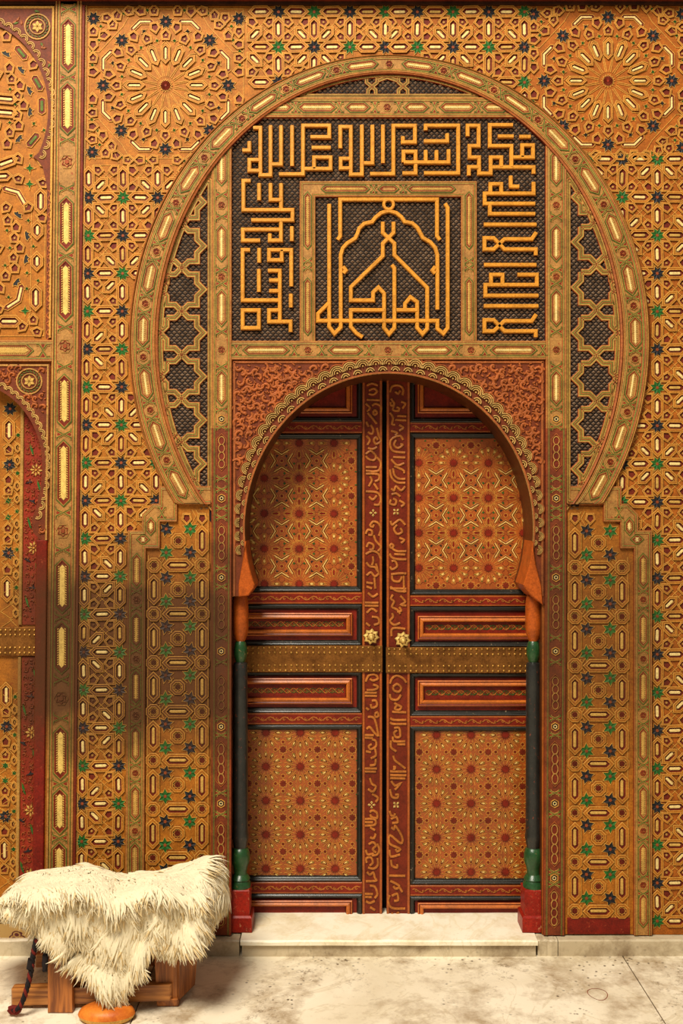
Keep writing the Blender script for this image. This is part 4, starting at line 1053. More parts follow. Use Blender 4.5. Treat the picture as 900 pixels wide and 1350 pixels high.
RA_ = [[(330,130),(350,70),(420,60),(460,100),(450,160)],[(340,190),(370,240),(345,260),(335,225)],[(370,250),(360,300),(410,310),(420,285),(395,275)],[(400,360),(490,365)],[(380,400),(490,405)],[(330,330),(360,380),(350,440),(380,450)],[(460,600),(430,560),(360,580),(330,630),(350,700),(400,720),(480,725)],[(390,600),(370,650),(410,680),(455,650),(430,640)],[(360,770),(480,775)],[(340,790),(400,850),(470,830)],[(330,890),(345,970),(400,1020),(480,1025)],[(360,880),(375,950),(420,985),(480,985)],[(370,860),(460,900),(470,930)],[(340,1080),(370,1100),(390,1060),(440,1100),(480,1060)],[(345,1140),(390,1130),(430,1160)],[(340,1190),(330,1230),(380,1240),(390,1200),(360,1180)],[(380,120),(410,140),(430,110)],[(440,220),(480,240),(450,290)],[(420,450),(460,480),(420,510)],[(340,510),(400,530),(380,555)],[(420,1200),(470,1230),(440,1260)]]
LB_ = [[(130,100),(160,60),(210,70),(240,130),(220,200)],[(130,100),(160,110),(170,85)],[(90,180),(110,140),(150,150),(150,190),(115,190)],[(170,190),(190,250),(240,310),(210,350)],[(100,310),(120,270),(165,290),(160,330),(125,335)],[(90,380),(150,350),(210,370),(240,430)],[(160,400),(165,450),(150,490)],[(95,460),(130,500),(180,510),(210,550),(190,470)],[(100,590),(140,560),(180,600),(220,570)],[(175,610),(185,720)],[(95,660),(160,670)],[(95,700),(150,720)],[(110,760),(160,800),(210,770)],[(80,860),(215,862)],[(80,890),(215,892)],[(100,960),(150,920),(200,950)],[(150,1000),(210,1010),(220,1060),(170,1080)],[(90,1060),(130,1090)]]
RB_ = [[(335,50),(350,90),(380,70),(430,40),(480,90)],[(400,90),(370,130),(400,180),(450,160),(430,120)],[(325,300),(345,280),(365,300),(345,320),(325,300)],[(345,320),(400,350),(490,350)],[(330,370),(345,410),(400,430),(490,432)],[(370,380),(480,385)],[(345,450),(380,450),(400,500),(350,530),(330,500)],[(340,580),(420,570),(490,572)],[(350,590),(360,640),(420,650),(450,600)],[(465,590),(470,760)],[(330,700),(400,745),(490,747)],[(330,720),(490,722)],[(360,780),(340,820),(370,850),(350,900),(400,930),(430,970)],[(430,790),(480,850),(440,880),(490,890)],[(350,960),(360,1000),(330,1040),(370,1080),(430,1060)],[(345,1190),(345,1130),(380,1110),(480,1120)],[(420,900),(440,940),(400,950)],[(420,220),(470,240),(440,270)]]
LC_ = [[(90,140),(120,80),(180,70),(210,110),(160,130),(130,110)],[(160,170),(210,190),(180,220),(100,225)],[(80,250),(200,252)],[(80,280),(200,283)],[(150,330),(190,330),(200,380),(150,400),(140,360)],[(90,400),(120,420)],[(180,460),(205,445),(215,480),(190,490),(180,460)],[(110,490),(170,500),(200,590),(215,680)],[(100,610),(130,590),(170,640),(210,680)],[(80,670),(170,672)],[(80,695),(160,700)],[(150,710),(190,730),(190,780),(140,810),(120,780),(150,760)],[(90,830),(140,840)],[(180,800),(190,870),(140,900)],[(190,900),(180,960),(130,970)],[(80,1000),(200,1002)],[(80,1030),(190,1032)],[(130,1090),(150,1150),(190,1180),(160,1230),(110,1200)],[(150,1250),(210,1290),(190,1330)]]
RC_ = [[(330,160),(350,110),(400,80),(460,110),(490,150)],[(360,190),(400,165),(440,200),(420,240),(370,230),(360,190)],[(330,260),(340,310),(400,320),(440,270)],[(370,350),(400,370),(440,390),(420,420),(380,410),(400,370)],[(350,440),(490,445)],[(330,500),(370,520),(490,520)],[(330,540),(360,560),(490,560)],[(370,600),(420,600),(430,680),(390,690),(370,650),(400,620)],[(360,680),(370,730),(480,732)],[(340,720),(340,790),(390,830)],[(400,760),(480,762)],[(360,870),(380,920),(430,960),(480,1000)],[(360,985),(380,985),(375,1005),(358,1000)],[(330,1030),(490,1032)],[(330,1065),(490,1068)],[(330,1095),(480,1100)],[(340,1120),(380,1170),(430,1150),(380,1210)],[(330,1200),(350,1280),(400,1290),(410,1260),(380,1260)]]
LD_ = [[(130,230),(160,215),(200,240),(200,290),(150,280),(130,250)],[(80,300),(170,300),(190,330),(170,360),(80,365)],[(80,330),(160,332)],[(130,380),(180,410)],[(130,480),(170,490),(190,440)],[(120,550),(160,530),(190,560),(160,600),(190,630)],[(90,600),(110,650),(170,640)],[(200,540),(225,600),(200,650),(150,660)],[(100,730),(95,690),(140,680),(160,730),(130,760)],[(205,680),(210,750),(170,790),(110,780)],[(100,820),(130,850),(165,830),(180,880),(190,910),(90,915)],[(130,960),(180,970),(205,1040),(180,1080)],[(80,1040),(160,1042)],[(80,1070),(150,1072)],[(90,1110),(130,1130),(180,1110)],[(130,1170),(180,1200)]]
RD_ = [[(325,215),(340,260),(370,270),(380,240)],[(340,300),(390,280),(405,330),(350,340)],[(340,380),(370,400),(385,370),(450,480),(435,540),(330,460),(325,540),(400,580)],[(400,580),(430,600),(400,620),(385,590)],[(325,600),(340,670),(430,650)],[(340,700),(350,760),(400,780),(400,740)],[(320,860),(480,862)],[(330,910),(420,960),(390,990),(360,960)],[(330,1050),(310,1110),(350,1180),(480,1185)],[(350,1060),(400,1040),(410,1100),(370,1110)],[(420,970),(450,1020)],[(340,1230),(380,1250),(420,1220)]]
for st, groups in ((st1, ((ZA, LA_), (ZB, LB_), (ZC, LC_), (ZD, LD_))), (st2, ((ZA, RA_), (ZB, RB_), (ZC, RC_), (ZD, RD_)))):
    for zf, S in groups:
        for p in S:
            mb = DMB(); q = smooth_path(zf(p)) if len(p) > 2 else zf(p); w = 1.6; h = HD-.002
            mb.strip(q, [(-w, h), (-w*.7, h+.004), (0, h+.005), (w*.7, h+.004), (w, h)], ['doorgold']*4, False, False); mb.build('letter_stroke', st)
    for zf, pt in ((ZA, (163, 1322) if st is st1 else (390, 1310)), (ZD, (148, 160) if st is st1 else (390, 160))):
        (x, y), = zf([pt]); mb = DMB()
        for k in range(4):
            mb.rings(rotp([(0, -.6), (1.7, -3.4), (0, -5.2), (-1.7, -3.4)], 90*k+(45 if st is st2 else 0), x, y), [(0, HD-.002), (.4, HD+.0016)], ['doorcream'], 'doorcream')
            mb.rings(rotp([(0, -2.4), (.8, -3.4), (0, -4.4), (-.8, -3.4)], 90*k+(45 if st is st2 else 0), x, y), [(0, HD+.0015), (.2, HD+.0019)], ['doorgreen'], 'doorgreen')
        mb.build('quatrefoil', st)
def knob(px, py, door):
    mb = MB(local=True, h0=HD)
    p = [((11.4 if i % 2 == 0 else 8.4)*sin(i*pi/8), -(11.4 if i % 2 == 0 else 8.4)*cos(i*pi/8)) for i in range(16)]
    mb.rings(p, [(0, 0), (.3, .006), (1.4, .010), (3.2, .012)], ['brass', 'brassbright', 'brassbright'], 'brass')
    c = [ngon(12, r) for r in (4.6, 4.2, 2.8, 2.6, 3.4, 3.6, 3., 1.6, .3)]; hs = (.011, .016, .020, .030, .036, .044, .050, .054, .0555)
    mb.loops([[(x, y, hh) for x, y in q] for q, hh in zip(c, hs)], ['brassbright']*8, 'brassbright')
    o = link('door_knob', mb.mesh('door_knob'), door, W(px, py, HD+.002, HD), radians(8), label='star-backed brass door knob')
knob(489, 839, door_1); knob(530.5, 843, door_2)
# added dark sheet behind the leaves; its colour stands in for the seam's shade
mb = MB(h0=HD); mb.box(300, 430, 730, 1216, HD-.09, HD-.062, 'grounddark'); trim('added dark sheet behind the double door, standing in for shade in the seam', mb)

# ------------------------------------------------------------------ turned columns of the door jambs
def column(label, axis, x0, x1):
    hc = -.062; k = K(-.05); root = empty('turned_column', ((axis-450)*k, -hc, 0.002), label=label, cat='column', group='columns of the door jambs')
    def zz(py): return CZ-(py-675)*k
    def lathe(name, prof, m, lab=None, n=28):
        v = []; f = []
        for r, y in prof:
            for i in range(n): v.append((r*k*cos(2*pi*i/n), r*k*sin(2*pi*i/n), zz(y)-.002))
        for j in range(len(prof)-1):
            for i in range(n): f.append((j*n+i, j*n+(i+1) % n, (j+1)*n+(i+1) % n, (j+1)*n+i))
        f.append(tuple(range(n))); f.append(tuple((len(prof)-1)*n+i for i in range(n)))
        mb = MB(); mb.raw(v, f, m); o = mb.build(name, root, True, 32); return o
    lathe('capital', [(8.5, 786), (9.6, 790), (10.6, 802), (10.8, 826), (9.6, 836), (7., 843), (5.6, 846)], 'barewood')
    lathe('collar', [(5.6, 845), (7.6, 849), (8.9, 856), (8.8, 864), (7.2, 870), (5.8, 873.5)], 'columngreen')
    lathe('shaft', [(6., 873), (8.8, 875), (9.6, 878), (9.7, 900), (10.2, 1098), (10.9, 1101), (11., 1106), (10.2, 1109), (9.6, 1114), (8.2, 1119)], 'columnblack')
    lathe('base_ring', [(8.2, 1118), (10.4, 1120), (12.2, 1126), (12.6, 1131), (12., 1137), (9.6, 1143), (8.4, 1149), (8.6, 1153), (10.4, 1155), (12.8, 1159), (11.6, 1161), (13.6, 1165), (13.8, 1170)], 'columngreen')
    bx0, bx1 = (x0-450)*k-(axis-450)*k, (x1-450)*k-(axis-450)*k
    mb = MB(); y0, y1 = -.045, .045
    boxmesh(mb, bx0 if axis < 500 else bx0+.010, bx1-.010 if axis < 500 else bx1, y0, y1, zz(1203)-.002, zz(1170)-.002, 'columnred', .003); mb.build('pedestal', root)
    mb = MB(); boxmesh(mb, bx0, bx1, y0-.008, y1+.012, .002, zz(1203)-.002, 'columnred', .007); mb.build('plinth', root)
column('dark turned column with green base on a red block, left of the door', 316.5, 304.5, 333)
column('dark turned column with green base on a red block, right of the door', 703.5, 686, 713.5)

# ------------------------------------------------------------------ far left: arched panel above, arched door below
up = empty('arched_panel', W(-40, 445), label='arched panel of star tracery and cream lozenges at the upper left', cat='panel')
uarch = [(-40+101*sin(radians(t)), 147-118*cos(radians(t))) for t in [0+118*i/40 for i in range(41)]]
uarch = [(-40, 29)] + uarch[1:] + [(42, 208), (49, 213), (55, 222), (59, 240), (61, 252), (61, 446)]
polyu = [(-40, 10)] + [(68, 10), (68, 446)] + uarch[::-1]
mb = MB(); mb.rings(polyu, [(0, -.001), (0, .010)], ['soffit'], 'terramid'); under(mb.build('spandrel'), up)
polyu2 = [(-80-x, y) for x, y in polyu]
mb = MB(); mb.rings(polyu2, [(0, -.001), (0, .010)], ['soffit'], 'terradark'); under(mb.build('spandrel'), up)
mb = MB(); mb.strip([(-190, 11.5), (66.5, 11.5), (66.5, 446)], [(-1.8, .01), (-1.2, .0135), (1.2, .0135), (1.8, .01)], ['gold', 'yellow', 'gold']); under(mb.build('border_fillet'), up)
def roundel(R):
    def f(mb):
        mb.line([(R*cos(a*pi/12), R*sin(a*pi/12)) for a in range(24)], 2., .004, 'gold', True); mb.line([(R*.6*cos(a*pi/12), R*.6*sin(a*pi/12)) for a in range(24)], 1.4, .004, 'gold', True)
        for k in range(18):
            a = k*pi/9; mb.rings(rotp([(-.7, -2.), (.8, -2.), (.5, 2.), (-.8, 2.)], math.degrees(a)+25, R*.8*cos(a), R*.8*sin(a)), [(0, 0), (.2, .003)], ['leafgreen'], 'leafgreen')
        for k in range(6): mb.rings(rotp([(0, -R*.5), (R*.16, -R*.25), (0, 0), (-R*.16, -R*.25)], 60*k), [(0, 0), (.4, .0045)], ['creamdim'], 'creamdim')
    return f
def uput(name, me, x, y, rot=0, h=.010): return link(name, me, up, Vector(W(x, y, h))-Vector(up.location), radians(rot))
uput('roundel', stamp(('roundel', 16), roundel(16.5)), 46, 37)
r5 = random.Random(23)
def leafst(m):
    def f(mb):
        mb.rings([(0, -4.4), (1.9, -1), (1.2, 2.2), (0, 4.4), (-1.2, 2.2), (-1.9, -1)], [(0, 0), (.6, .003)], [m], m)
    return f
for i in range(90):
    x, y = r5.uniform(-4, 64), r5.uniform(16, 205)
    if ((x+40)/112)**2+((y-147)/130)**2 < 1 or hypot(x-46, y-37) < 19: continue
    k = r5.random(); uput('carved_leaf', stamp(('leaf', 'leafgreen' if k < .55 else 'goldred'), leafst('leafgreen' if k < .55 else 'goldred')), x, y, r5.uniform(0, 360))
def wavelace(mb, a, b=None):
    pass
for i in range(17):
    t = 14+104*i/16; a = radians(t); x, y = -40+106*sin(a), 147-123*cos(a)
    uput('lace_scallop', stamp('small_scallop', lambda mb: [mb.strip([(r*sin(radians(q)), -r*cos(radians(q))) for q in range(-100, 101, 20)], [(-.8, 0), (-.4, .004), (.4, .004), (.8, 0)], ['lace']*3, False, False) for r in (5.4, 3.2)]), x, y, t)
for i, y in enumerate(range(262, 440, 22)):
    mb = MB(); mb.strip(smooth_path([(62.5, y-10), (65.5, y-5), (62.5, y+1), (65.5, y+6), (62.5, y+11)]), [(-1.2, .010), (-.6, .0135), (.6, .0135), (1.2, .010)], ['terracotta']*3); under(mb.build('carved_wave'), up)
# tracery on the panel ground
PI = [(6, 215, -20, 'P'), (-2, 233, -3, 'P'), (22, 254, 38, 'C'), (52, 266, 90, 'L'), (48, 304, 90, 'l'), (48, 345, 90, 'l'), (47, 393, 90, 'L'), (24, 396, 125, 'C'), (12, 424, 0, 'L'), (44, 422, 0, 'K'), (4, 131, 5, 'P'), (4, 149, 5, 'P'),
      (37, 222, 0, 'G4'), (37, 243, 0, 'G4'), (33, 410, 0, 'G4'), (17, 138, 0, 'G'), (10, 162, 0, 'G'), (8, 304, 0, 'G'), (12, 327, 0, 'G'), (6, 350, 0, 'G'), (36, 291, 0, 'G'), (43, 325, 0, 'G'), (35, 360, 0, 'G'), (11, 392, 0, 'G'), (10, 118, 0, 'G'),
      (12, 105, 0, 'K'), (20, 127, 0, 'K'), (20, 152, 0, 'K'), (10, 175, 0, 'K'), (9, 291, 0, 'K'), (18, 314, 0, 'K'), (17, 340, 0, 'K'), (7, 364, 0, 'K'), (28, 139, 0, 'k'), (22, 166, 0, 'k'), (7, 190, 0, 'k'), (20, 300, 0, 'k'), (25, 327, 0, 'k'), (19, 354, 0, 'k'), (23, 113, 0, 'k'), (9, 90, 0, 'k'),
      (35, 120, 70, 'N'), (36, 148, 95, 'N'), (22, 183, 130, 'N'), (34, 311, 80, 'N'), (33, 342, 100, 'N'), (21, 372, 130, 'N'), (22, 284, 40, 'N'), (4, 72, 30, 'N'), (24, 93, 50, 'N'), (46, 110, 60, 'B'), (24, 70, 50, 'B'), (52, 140, 90, 'B'), (41, 185, 130, 'B')]
TS = {'P': stamp('wide_petal', lozenge(13, 4.4, 17.5, 7, 9.5, 1.9)), 'C': stamp('wide_chevron', chevcell(19, 22, 4.2)), 'L': stamp('tall_lozenge', lozenge(14.5, 5, 18.5, 8.5, 10.5, 2)), 'l': stamp('short_lozenge', lozenge(10.5, 5, 14, 8.5, 6.5, 2)),
      'G4': stamp('four_star', starcell(4, 8.5, 3, 'green', None)), 'G': S_GST, 'K': S_KITE, 'k': S_KITE2, 'N': stamp('half_star', lambda mb: mb.rings([(-8, 0), (-4.5, -2.2), (-3.5, -5.5), (-.5, -3), (3.5, -5.5), (4.5, -2.2), (8, 0), (4, 2.6), (-4, 2.6)], [(0, 0), (0, .0026), (.7, .0026), (1.1, .0006)], ['yellow', 'yellow', 'navy'], 'navy')),
      'B': stamp('green_bar', lambda mb: (cellrim(mb, hexa(12, 5, 3), 'redbrown'), bar(mb, hexa(7.5, 2, 1), .0006, .003, 'leafgreen')))}
TN = {'P': 'petal_inlay', 'C': 'chevron_inlay', 'L': 'lozenge_inlay', 'l': 'lozenge_inlay', 'G4': 'star_inlay', 'G': 'small_star_inlay', 'K': 'kite_inlay', 'k': 'kite_inlay', 'N': 'half_star_inlay', 'B': 'bar_inlay'}
for x, y, r, kd in PI: uput(TN[kd], TS[kd], x, y, r, .0005)
mb = MB()
used = [(x, y) for x, y, r, k_ in PI]
for i in range(3000):
    x, y = r5.uniform(-28, 56), r5.uniform(48, 438)
    if ((x+40)/97)**2+((min(y, 147)-147)/112)**2 > 1 or any(hypot(x-a, y-b_) < 16 for a, b_ in used): continue
    used.append((x, y)); k_ = 'KkG'[r5.randrange(3)]; uput(TN[k_], TS[k_], x, y, r5.choice((0, 72, 144, 216, 288)), .0005)
for r in ():
    for k in range(-3, 9):
        a0, a1 = radians(18*k+ (9 if int(r) % 2 else 0)-10), radians(18*k+16+(9 if int(r) % 2 else 0)-10)
        for sg in (-1, 1):
            p = [(-40+r*sin(a), 238+sg*r*cos(a)) for a in (a0, (a0+a1)/2, a1)]
            p = [(x, y) for x, y in p if -30 < x < 58 and 45 < y < 440]
            if len(p) > 1: mb.line(p, .9, .0024, 'yellow', False, .0004)
mb.line([(58, 255), (58, 443), (-30, 443)], 1, .0024, 'yellow'); mb.line([(40, 270), (40, 410), (34, 434)], .9, .0024, 'yellow')
under(mb.build('strapwork', kind='stuff'), up)

# lower spandrel round the small arch
ls = empty('spandrel_panel', W(-40, 480), label='terracotta spandrel with carved roundel above the small arch at far left', cat='panel')
lr = [larch(120*i/40) for i in range(41)]
pl = [(-40, 480), (67, 480), (67, 712), (57, 712), (47, 702)] + lr[::-1]
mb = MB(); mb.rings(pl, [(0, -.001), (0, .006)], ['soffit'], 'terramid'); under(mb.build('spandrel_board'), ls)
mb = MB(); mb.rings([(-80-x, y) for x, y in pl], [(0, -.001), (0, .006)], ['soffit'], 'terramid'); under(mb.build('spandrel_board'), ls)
def lput(name, me, x, y, rot=0, h=.006): return link(name, me, ls, Vector(W(x, y, h))-Vector(ls.location), radians(rot))
lput('roundel', stamp(('roundel', 16), roundel(16.5)), 40, 503)
mb = MB(); mb.strip([(-120, 482), (64.5, 482), (64.5, 712)], [(-1.6, .006), (-1.1, .0105), (1.1, .0105), (1.6, .006)], ['goldred', 'gold', 'goldred']); under(mb.build('border_fillet'), ls)
dn = []
for i in range(1500):
    x, y = r5.uniform(-30, 62), r5.uniform(486, 706)
    rr_ = ((x-L0)/(LA+14))**2+((y-LY)/(126 if y < LY else 150))**2
    if rr_ < 1 or hypot(x-40, y-503) < 21 or any(hypot(x-a, y-b) < 8.4 for a, b in dn): continue
    if x > 59: continue
    dn.append((x, y)); lput('arabesque_scroll', stamp(('scroll', r5.randrange(6)), scroll(0)), x, y, r5.uniform(0, 360)).scale = (.8, 1, .8)
for i in range(22):
    t = 4+112*i/21; a = radians(t); x, y = larch(t); nx, ny = sin(a), -cos(a)
    lput('lace_scallop', ST['small_scallop'], x+nx*5.5, y+ny*5.5, t)
# the small arched door: boards with star inlay, floral stiles, a studded brass band
HL = -.06
def LMB(): return MB(h0=HL)
mb = MB(h0=0.); mb.box(-140, 470, 66, 1231, HL-.05, HL, 'orange'); door_3 = mb.build('door_3', kind='structure', label='arched painted door at far left with floral stiles and brass band')
def l3(name, me, x, y, rot=0, par=None, h=HL): return link(name, me, par or door_3, W(x, y, h), radians(rot))
for y0, y1 in ((500, 826), (868, 1190)):
    mb = MB(); mb.box(27.5, y0, 52, y1, HL, HL+.004, 'red', .4); fs = mb.build('floral_stile', door_3, label='red stile carved with cream flowers and green leaves')
    mb = MB(); mb.box(22.5, y0, 27, y1, HL, HL+.008, 'gold', .8); mb.build('stile_edge', door_3)
    def flower(mb):
        for k in range(8): mb.rings(rotp([(0, -1.6), (1.7, -5.6), (0, -9.6), (-1.7, -5.6)], 45*k), [(0, 0), (.6, .004)], ['creamdim'], 'creamdim')
        mb.rings(ngon(8, 1.7), [(0, 0), (.4, .005)], ['yellow'], 'yellow')
    def blade(mb): mb.rings([(-3, -9), (0, -5), (2, 1), (3.2, 9), (-.4, 5), (-2.6, -2)], [(0, 0), (.6, .004)], ['leafgreen'], 'green')
    def bird(mb): mb.rings([(-6, 3), (-1, 0), (1, -4), (2, -.5), (6.5, .5), (2, 2.5), (-2, 3)], [(0, 0), (.5, .004)], ['navy'], 'navy')
    for yf in ((619, 723) if y0 < 600 else (970, 1074, 1160)): l3('flower', stamp('flower', flower), 44 if yf == 619 else 42, yf, 5, fs, HL+.004)
    for i, (x, y, k) in enumerate(((36, 690, 'b'), (48, 640, 'b'), (47, 752, 'b'), (34, 795, 'b'), (41, 775, 'n'), (34, 738, 'n'), (35, 634, 'n'), (38, 592, 'b'), (40, 660, 'n')) if y0 < 600 else ((46, 893, 'b'), (32, 940, 'b'), (46, 1000, 'b'), (32, 1045, 'b'), (40, 920, 'n'), (31, 983, 'n'), (40, 1024, 'n'), (44, 1100, 'b'), (30, 1086, 'n'), (38, 1127, 'n'), (31, 1150, 'b'))):
        l3('green_leaf' if k == 'b' else 'dark_leaf', stamp('blade' if k == 'b' else 'bird', blade if k == 'b' else bird), x, y, 0 if k == 'b' else 20*(i % 3), fs, HL+.004)
    y = y0+(40 if y0 < 600 else 8); i = 0
    while y < y1-6:
        for x in (32.5, 40, 47.5):
            l3('scroll', stamp(('stile_scroll', i % 5), scroll(i % 5, 'rust')), x+r5.uniform(-1.5, 1.5), y+r5.uniform(-2, 2), r5.uniform(0, 360), fs, HL+.0035).scale = (.5, .7, .5); i += 1
        y += 9.5
    # star inlay of the middle boards
    base = 612 if y0 < 600 else 962
    for yy, kd in ((-46, 'L'), (-20, 'k'), (0, 'S'), (20, 'k'), (34, 'K'), (48, 'g'), (70, 'g'), (85, 'K'), (100, 'k'), (118, 'S'), (140, 'k'), (166, 'L'), (-75, 'S')) if y0 < 600 else ((-42, 'L'), (-20, 'k'), (0, 'S'), (20, 'k'), (38, 'K'), (52, 'g'), (72, 'g'), (86, 'K'), (100, 'k'), (120, 'S'), (140, 'k'), (166, 'L'), (190, 'k')):
        me = {'L': TS['L'], 'k': S_KITE2, 'K': S_KITE, 'S': S_NAVY, 'g': stamp('flat_star', starcell(6, 8, 3.2, 'green', None))}[kd]
        l3({'L': 'lozenge_inlay', 'k': 'kite_inlay', 'K': 'kite_inlay', 'S': 'star_inlay', 'g': 'star_inlay'}[kd], me, 7 if kd != 'S' else 8, base+yy, 90 if kd == 'L' else 0)
    for i, yy in enumerate(range(base-40, base+200, 17)):
        if y0+8 < yy < y1-6: l3('kite_inlay' if i % 3 else 'star_inlay', stamp('tiny_lozenge', lozenge(5.2, 2.4, 7.4, 4.6, 2.4, .9, 'gold')) if i % 3 else stamp('tiny_star', starcell(6, 5.4, 2.6, 'navy' if i % 2 else 'green', None)), 19, yy, 90 if i % 3 else 0)
    mb = MB(); 
    for yy in range(base-90, base+200, 22):
        if y0+30 < yy < y1-14: mb.line([(-2, yy), (14, yy+11), (-2, yy+22)], .9, HL+.002, 'yellow', False, HL); mb.line([(22, yy), (11, yy+11), (22, yy+22)], .9, HL+.002, 'yellow', False, HL)
    mb.build('strapwork', door_3, kind='stuff')
mb = MB(); mb.box(-140, 829, 54, 867, HL, HL+.012, 'brass', .5); s_ = mb.build('brass_strap', door_3, label='studded brass band across the small door')
mb = MB()
for ry in (832.5, 839, 856, 863):
    for i in range(21):
        x = 51-6.4*i; mb.rings([(x+c, ry+d) for c, d in ngon(7, 1.7)], [(0, HL+.012), (.35, HL+.0155), (1.1, HL+.017)], ['nail']*2, 'nail')
mb.build('nail_heads', s_, kind='stuff')
mb = MB(); mb.box(51, 712, 66, 1231, HL-.02, .009, 'deepred', 1.2); mb.build('jamb', door_3)

# ------------------------------------------------------------------ the stool: an old camel-saddle seat under a sheepskin
def Q(px, py, h): k = K(h); return Vector(((px-450)*k, -h, CZ-(py-675)*k))
stool = empty('stool', (-.92, -.30, ZF), label='old wooden saddle stool with patterned cushion under the sheepskin', cat='stool')
def board(name, corners, th, m, bev=.004, nrm=None, taper=None):
    """corners: 4 world points of the front face; th: thickness vector"""
    v = [Vector(c) for c in corners]; c0 = sum(v, Vector())/4; t = Vector(th)
    fr = [p+(c0-p).normalized()*bev for p in v]; mid1 = [p+t*min(.2, bev/max(1e-6, t.length)) for p in v]; mid2 = [p+t*(1-min(.2, bev/max(1e-6, t.length))) for p in v]; bk = [p+t for p in fr]
    vs_ = fr+mid1+mid2+bk; f = [(0, 1, 2, 3), (15, 14, 13, 12)]
    for j in range(3):
        for i in range(4): f.append((j*4+i, (j+1)*4+i, (j+1)*4+(i+1) % 4, j*4+(i+1) % 4))
    mb = MB(); loc = Vector((c0.x, c0.y, ZF)); mb.raw([p-loc for p in vs_], f, m); o = mb.build(name); o.parent = stool; o.location = loc-stool.location; return o
def fl(px, py): k = (CZ-ZF)/(py-675); return DIST-k*FPX     # height before the wall of a floor point
# front leg plank, back leg, lower rails, the boxed end on the right
zs = .245
xL0, xL1 = -1.028, -.946
board('leg', [(xL0, -.50, ZF), (xL1+.006, -.50, ZF), (xL1, -.475, zs), (xL0-.006, -.475, zs)], (0, .05, 0), 'stoolwood', .006)
board('leg', [(xL0, -.15, ZF), (xL1, -.15, ZF), (xL1, -.17, zs), (xL0, -.17, zs)], (0, .045, 0), 'stoolwood', .006)
board('rail', [(-1.165, -.47, ZF+.012), (-.60, -.47, ZF+.030), (-.60, -.47, ZF+.088), (-1.165, -.47, ZF+.070)], (0, .045, 0), 'railwood', .006)
board('rail', [(-1.165, -.19, ZF+.02), (-.56, -.19, ZF+.03), (-.56, -.19, ZF+.085), (-1.165, -.19, ZF+.07)], (0, .04, 0), 'railwood', .006)
board('rail', [(-.66, -.47, zs-.03), (-1.18, -.47, zs-.03), (-1.18, -.47, zs+.01), (-.66, -.47, zs+.01)], (0, .04, 0), 'railwood', .005)
xR0, xR1, xR2 = -.672, -.580, -.532
board('end_board', [(xR0+.018, -.455, ZF+.004), (xR1, -.455, ZF+.004), (xR1-.004, -.445, zs), (xR0, -.445, zs)], (0, .035, 0), 'stoolwood', .007)
board('end_board', [(xR1+.004, -.45, ZF+.016), (xR2-.004, -.33, ZF+.016), (xR2+.016, -.30, zs), (xR1+.002, -.44, zs)], (-.03, .022, 0), 'stoolwood', .007)
board('end_board', [(xR2-.006, -.326, ZF+.016), (xR2-.03, -.17, ZF+.016), (xR2-.02, -.15, zs), (xR2+.012, -.298, zs)], (-.035, 0, 0), 'stoolwood', .007)
board('end_board', [(xR0+.018, -.452, ZF+.002), (xR1+.002, -.452, ZF+.002), (xR1+.002, -.468, ZF+.034), (xR0+.018, -.468, ZF+.034)], (0, .05, 0), 'stoolwood', .004)
board('leg', [(xR0, -.16, ZF), (xR2-.04, -.16, ZF), (xR2-.04, -.16, zs), (xR0, -.16, zs)], (0, .04, 0), 'stoolwood', .006)
# saddle cushion: a filled pad, higher at both ends
def cush(u, v):
    x = -1.235+.745*u; y = -.505+.40*v; return x, y
NU, NV = 40, 16; vs_ = []; fs_ = []
def ztop(u): return .288+.012*cos(2*pi*u)+.030*max(0, u-.72)/.28+.02*max(0, .25-u)/.25
for j in range(NV+1):
    for i in range(NU+1):
        u = i/NU; v = j/NV; x, y = cush(u, v); e = min(1, min(u, 1-u)/.10)**.5*min(1, min(v, 1-v)/.16)**.5
        vs_.append((x, y, zs+.008+(ztop(u)-zs-.008)*e))
for j in range(NV+1):
    for i in range(NU+1):
        u = i/NU; v = j/NV; x, y = cush(u, v); e = min(1, min(u, 1-u)/.05)**.5*min(1, min(v, 1-v)/.06)**.5
        vs_.append((x, y, zs+.006-.06*e*(1 if u < .20 else .6)))
n1 = (NU+1)*(NV+1)
for j in range(NV):
    for i in range(NU):
        a = j*(NU+1)+i; fs_.append((a, a+1, a+NU+2, a+NU+1)); fs_.append((n1+a+NU+1, n1+a+NU+2, n1+a+1, n1+a))
mb = MB(); mb.raw([Vector(p)-stool.location for p in vs_], fs_, 'cushioncloth'); mb.build('cushion', stool, True, label='buff cushion with maroon floral pattern')

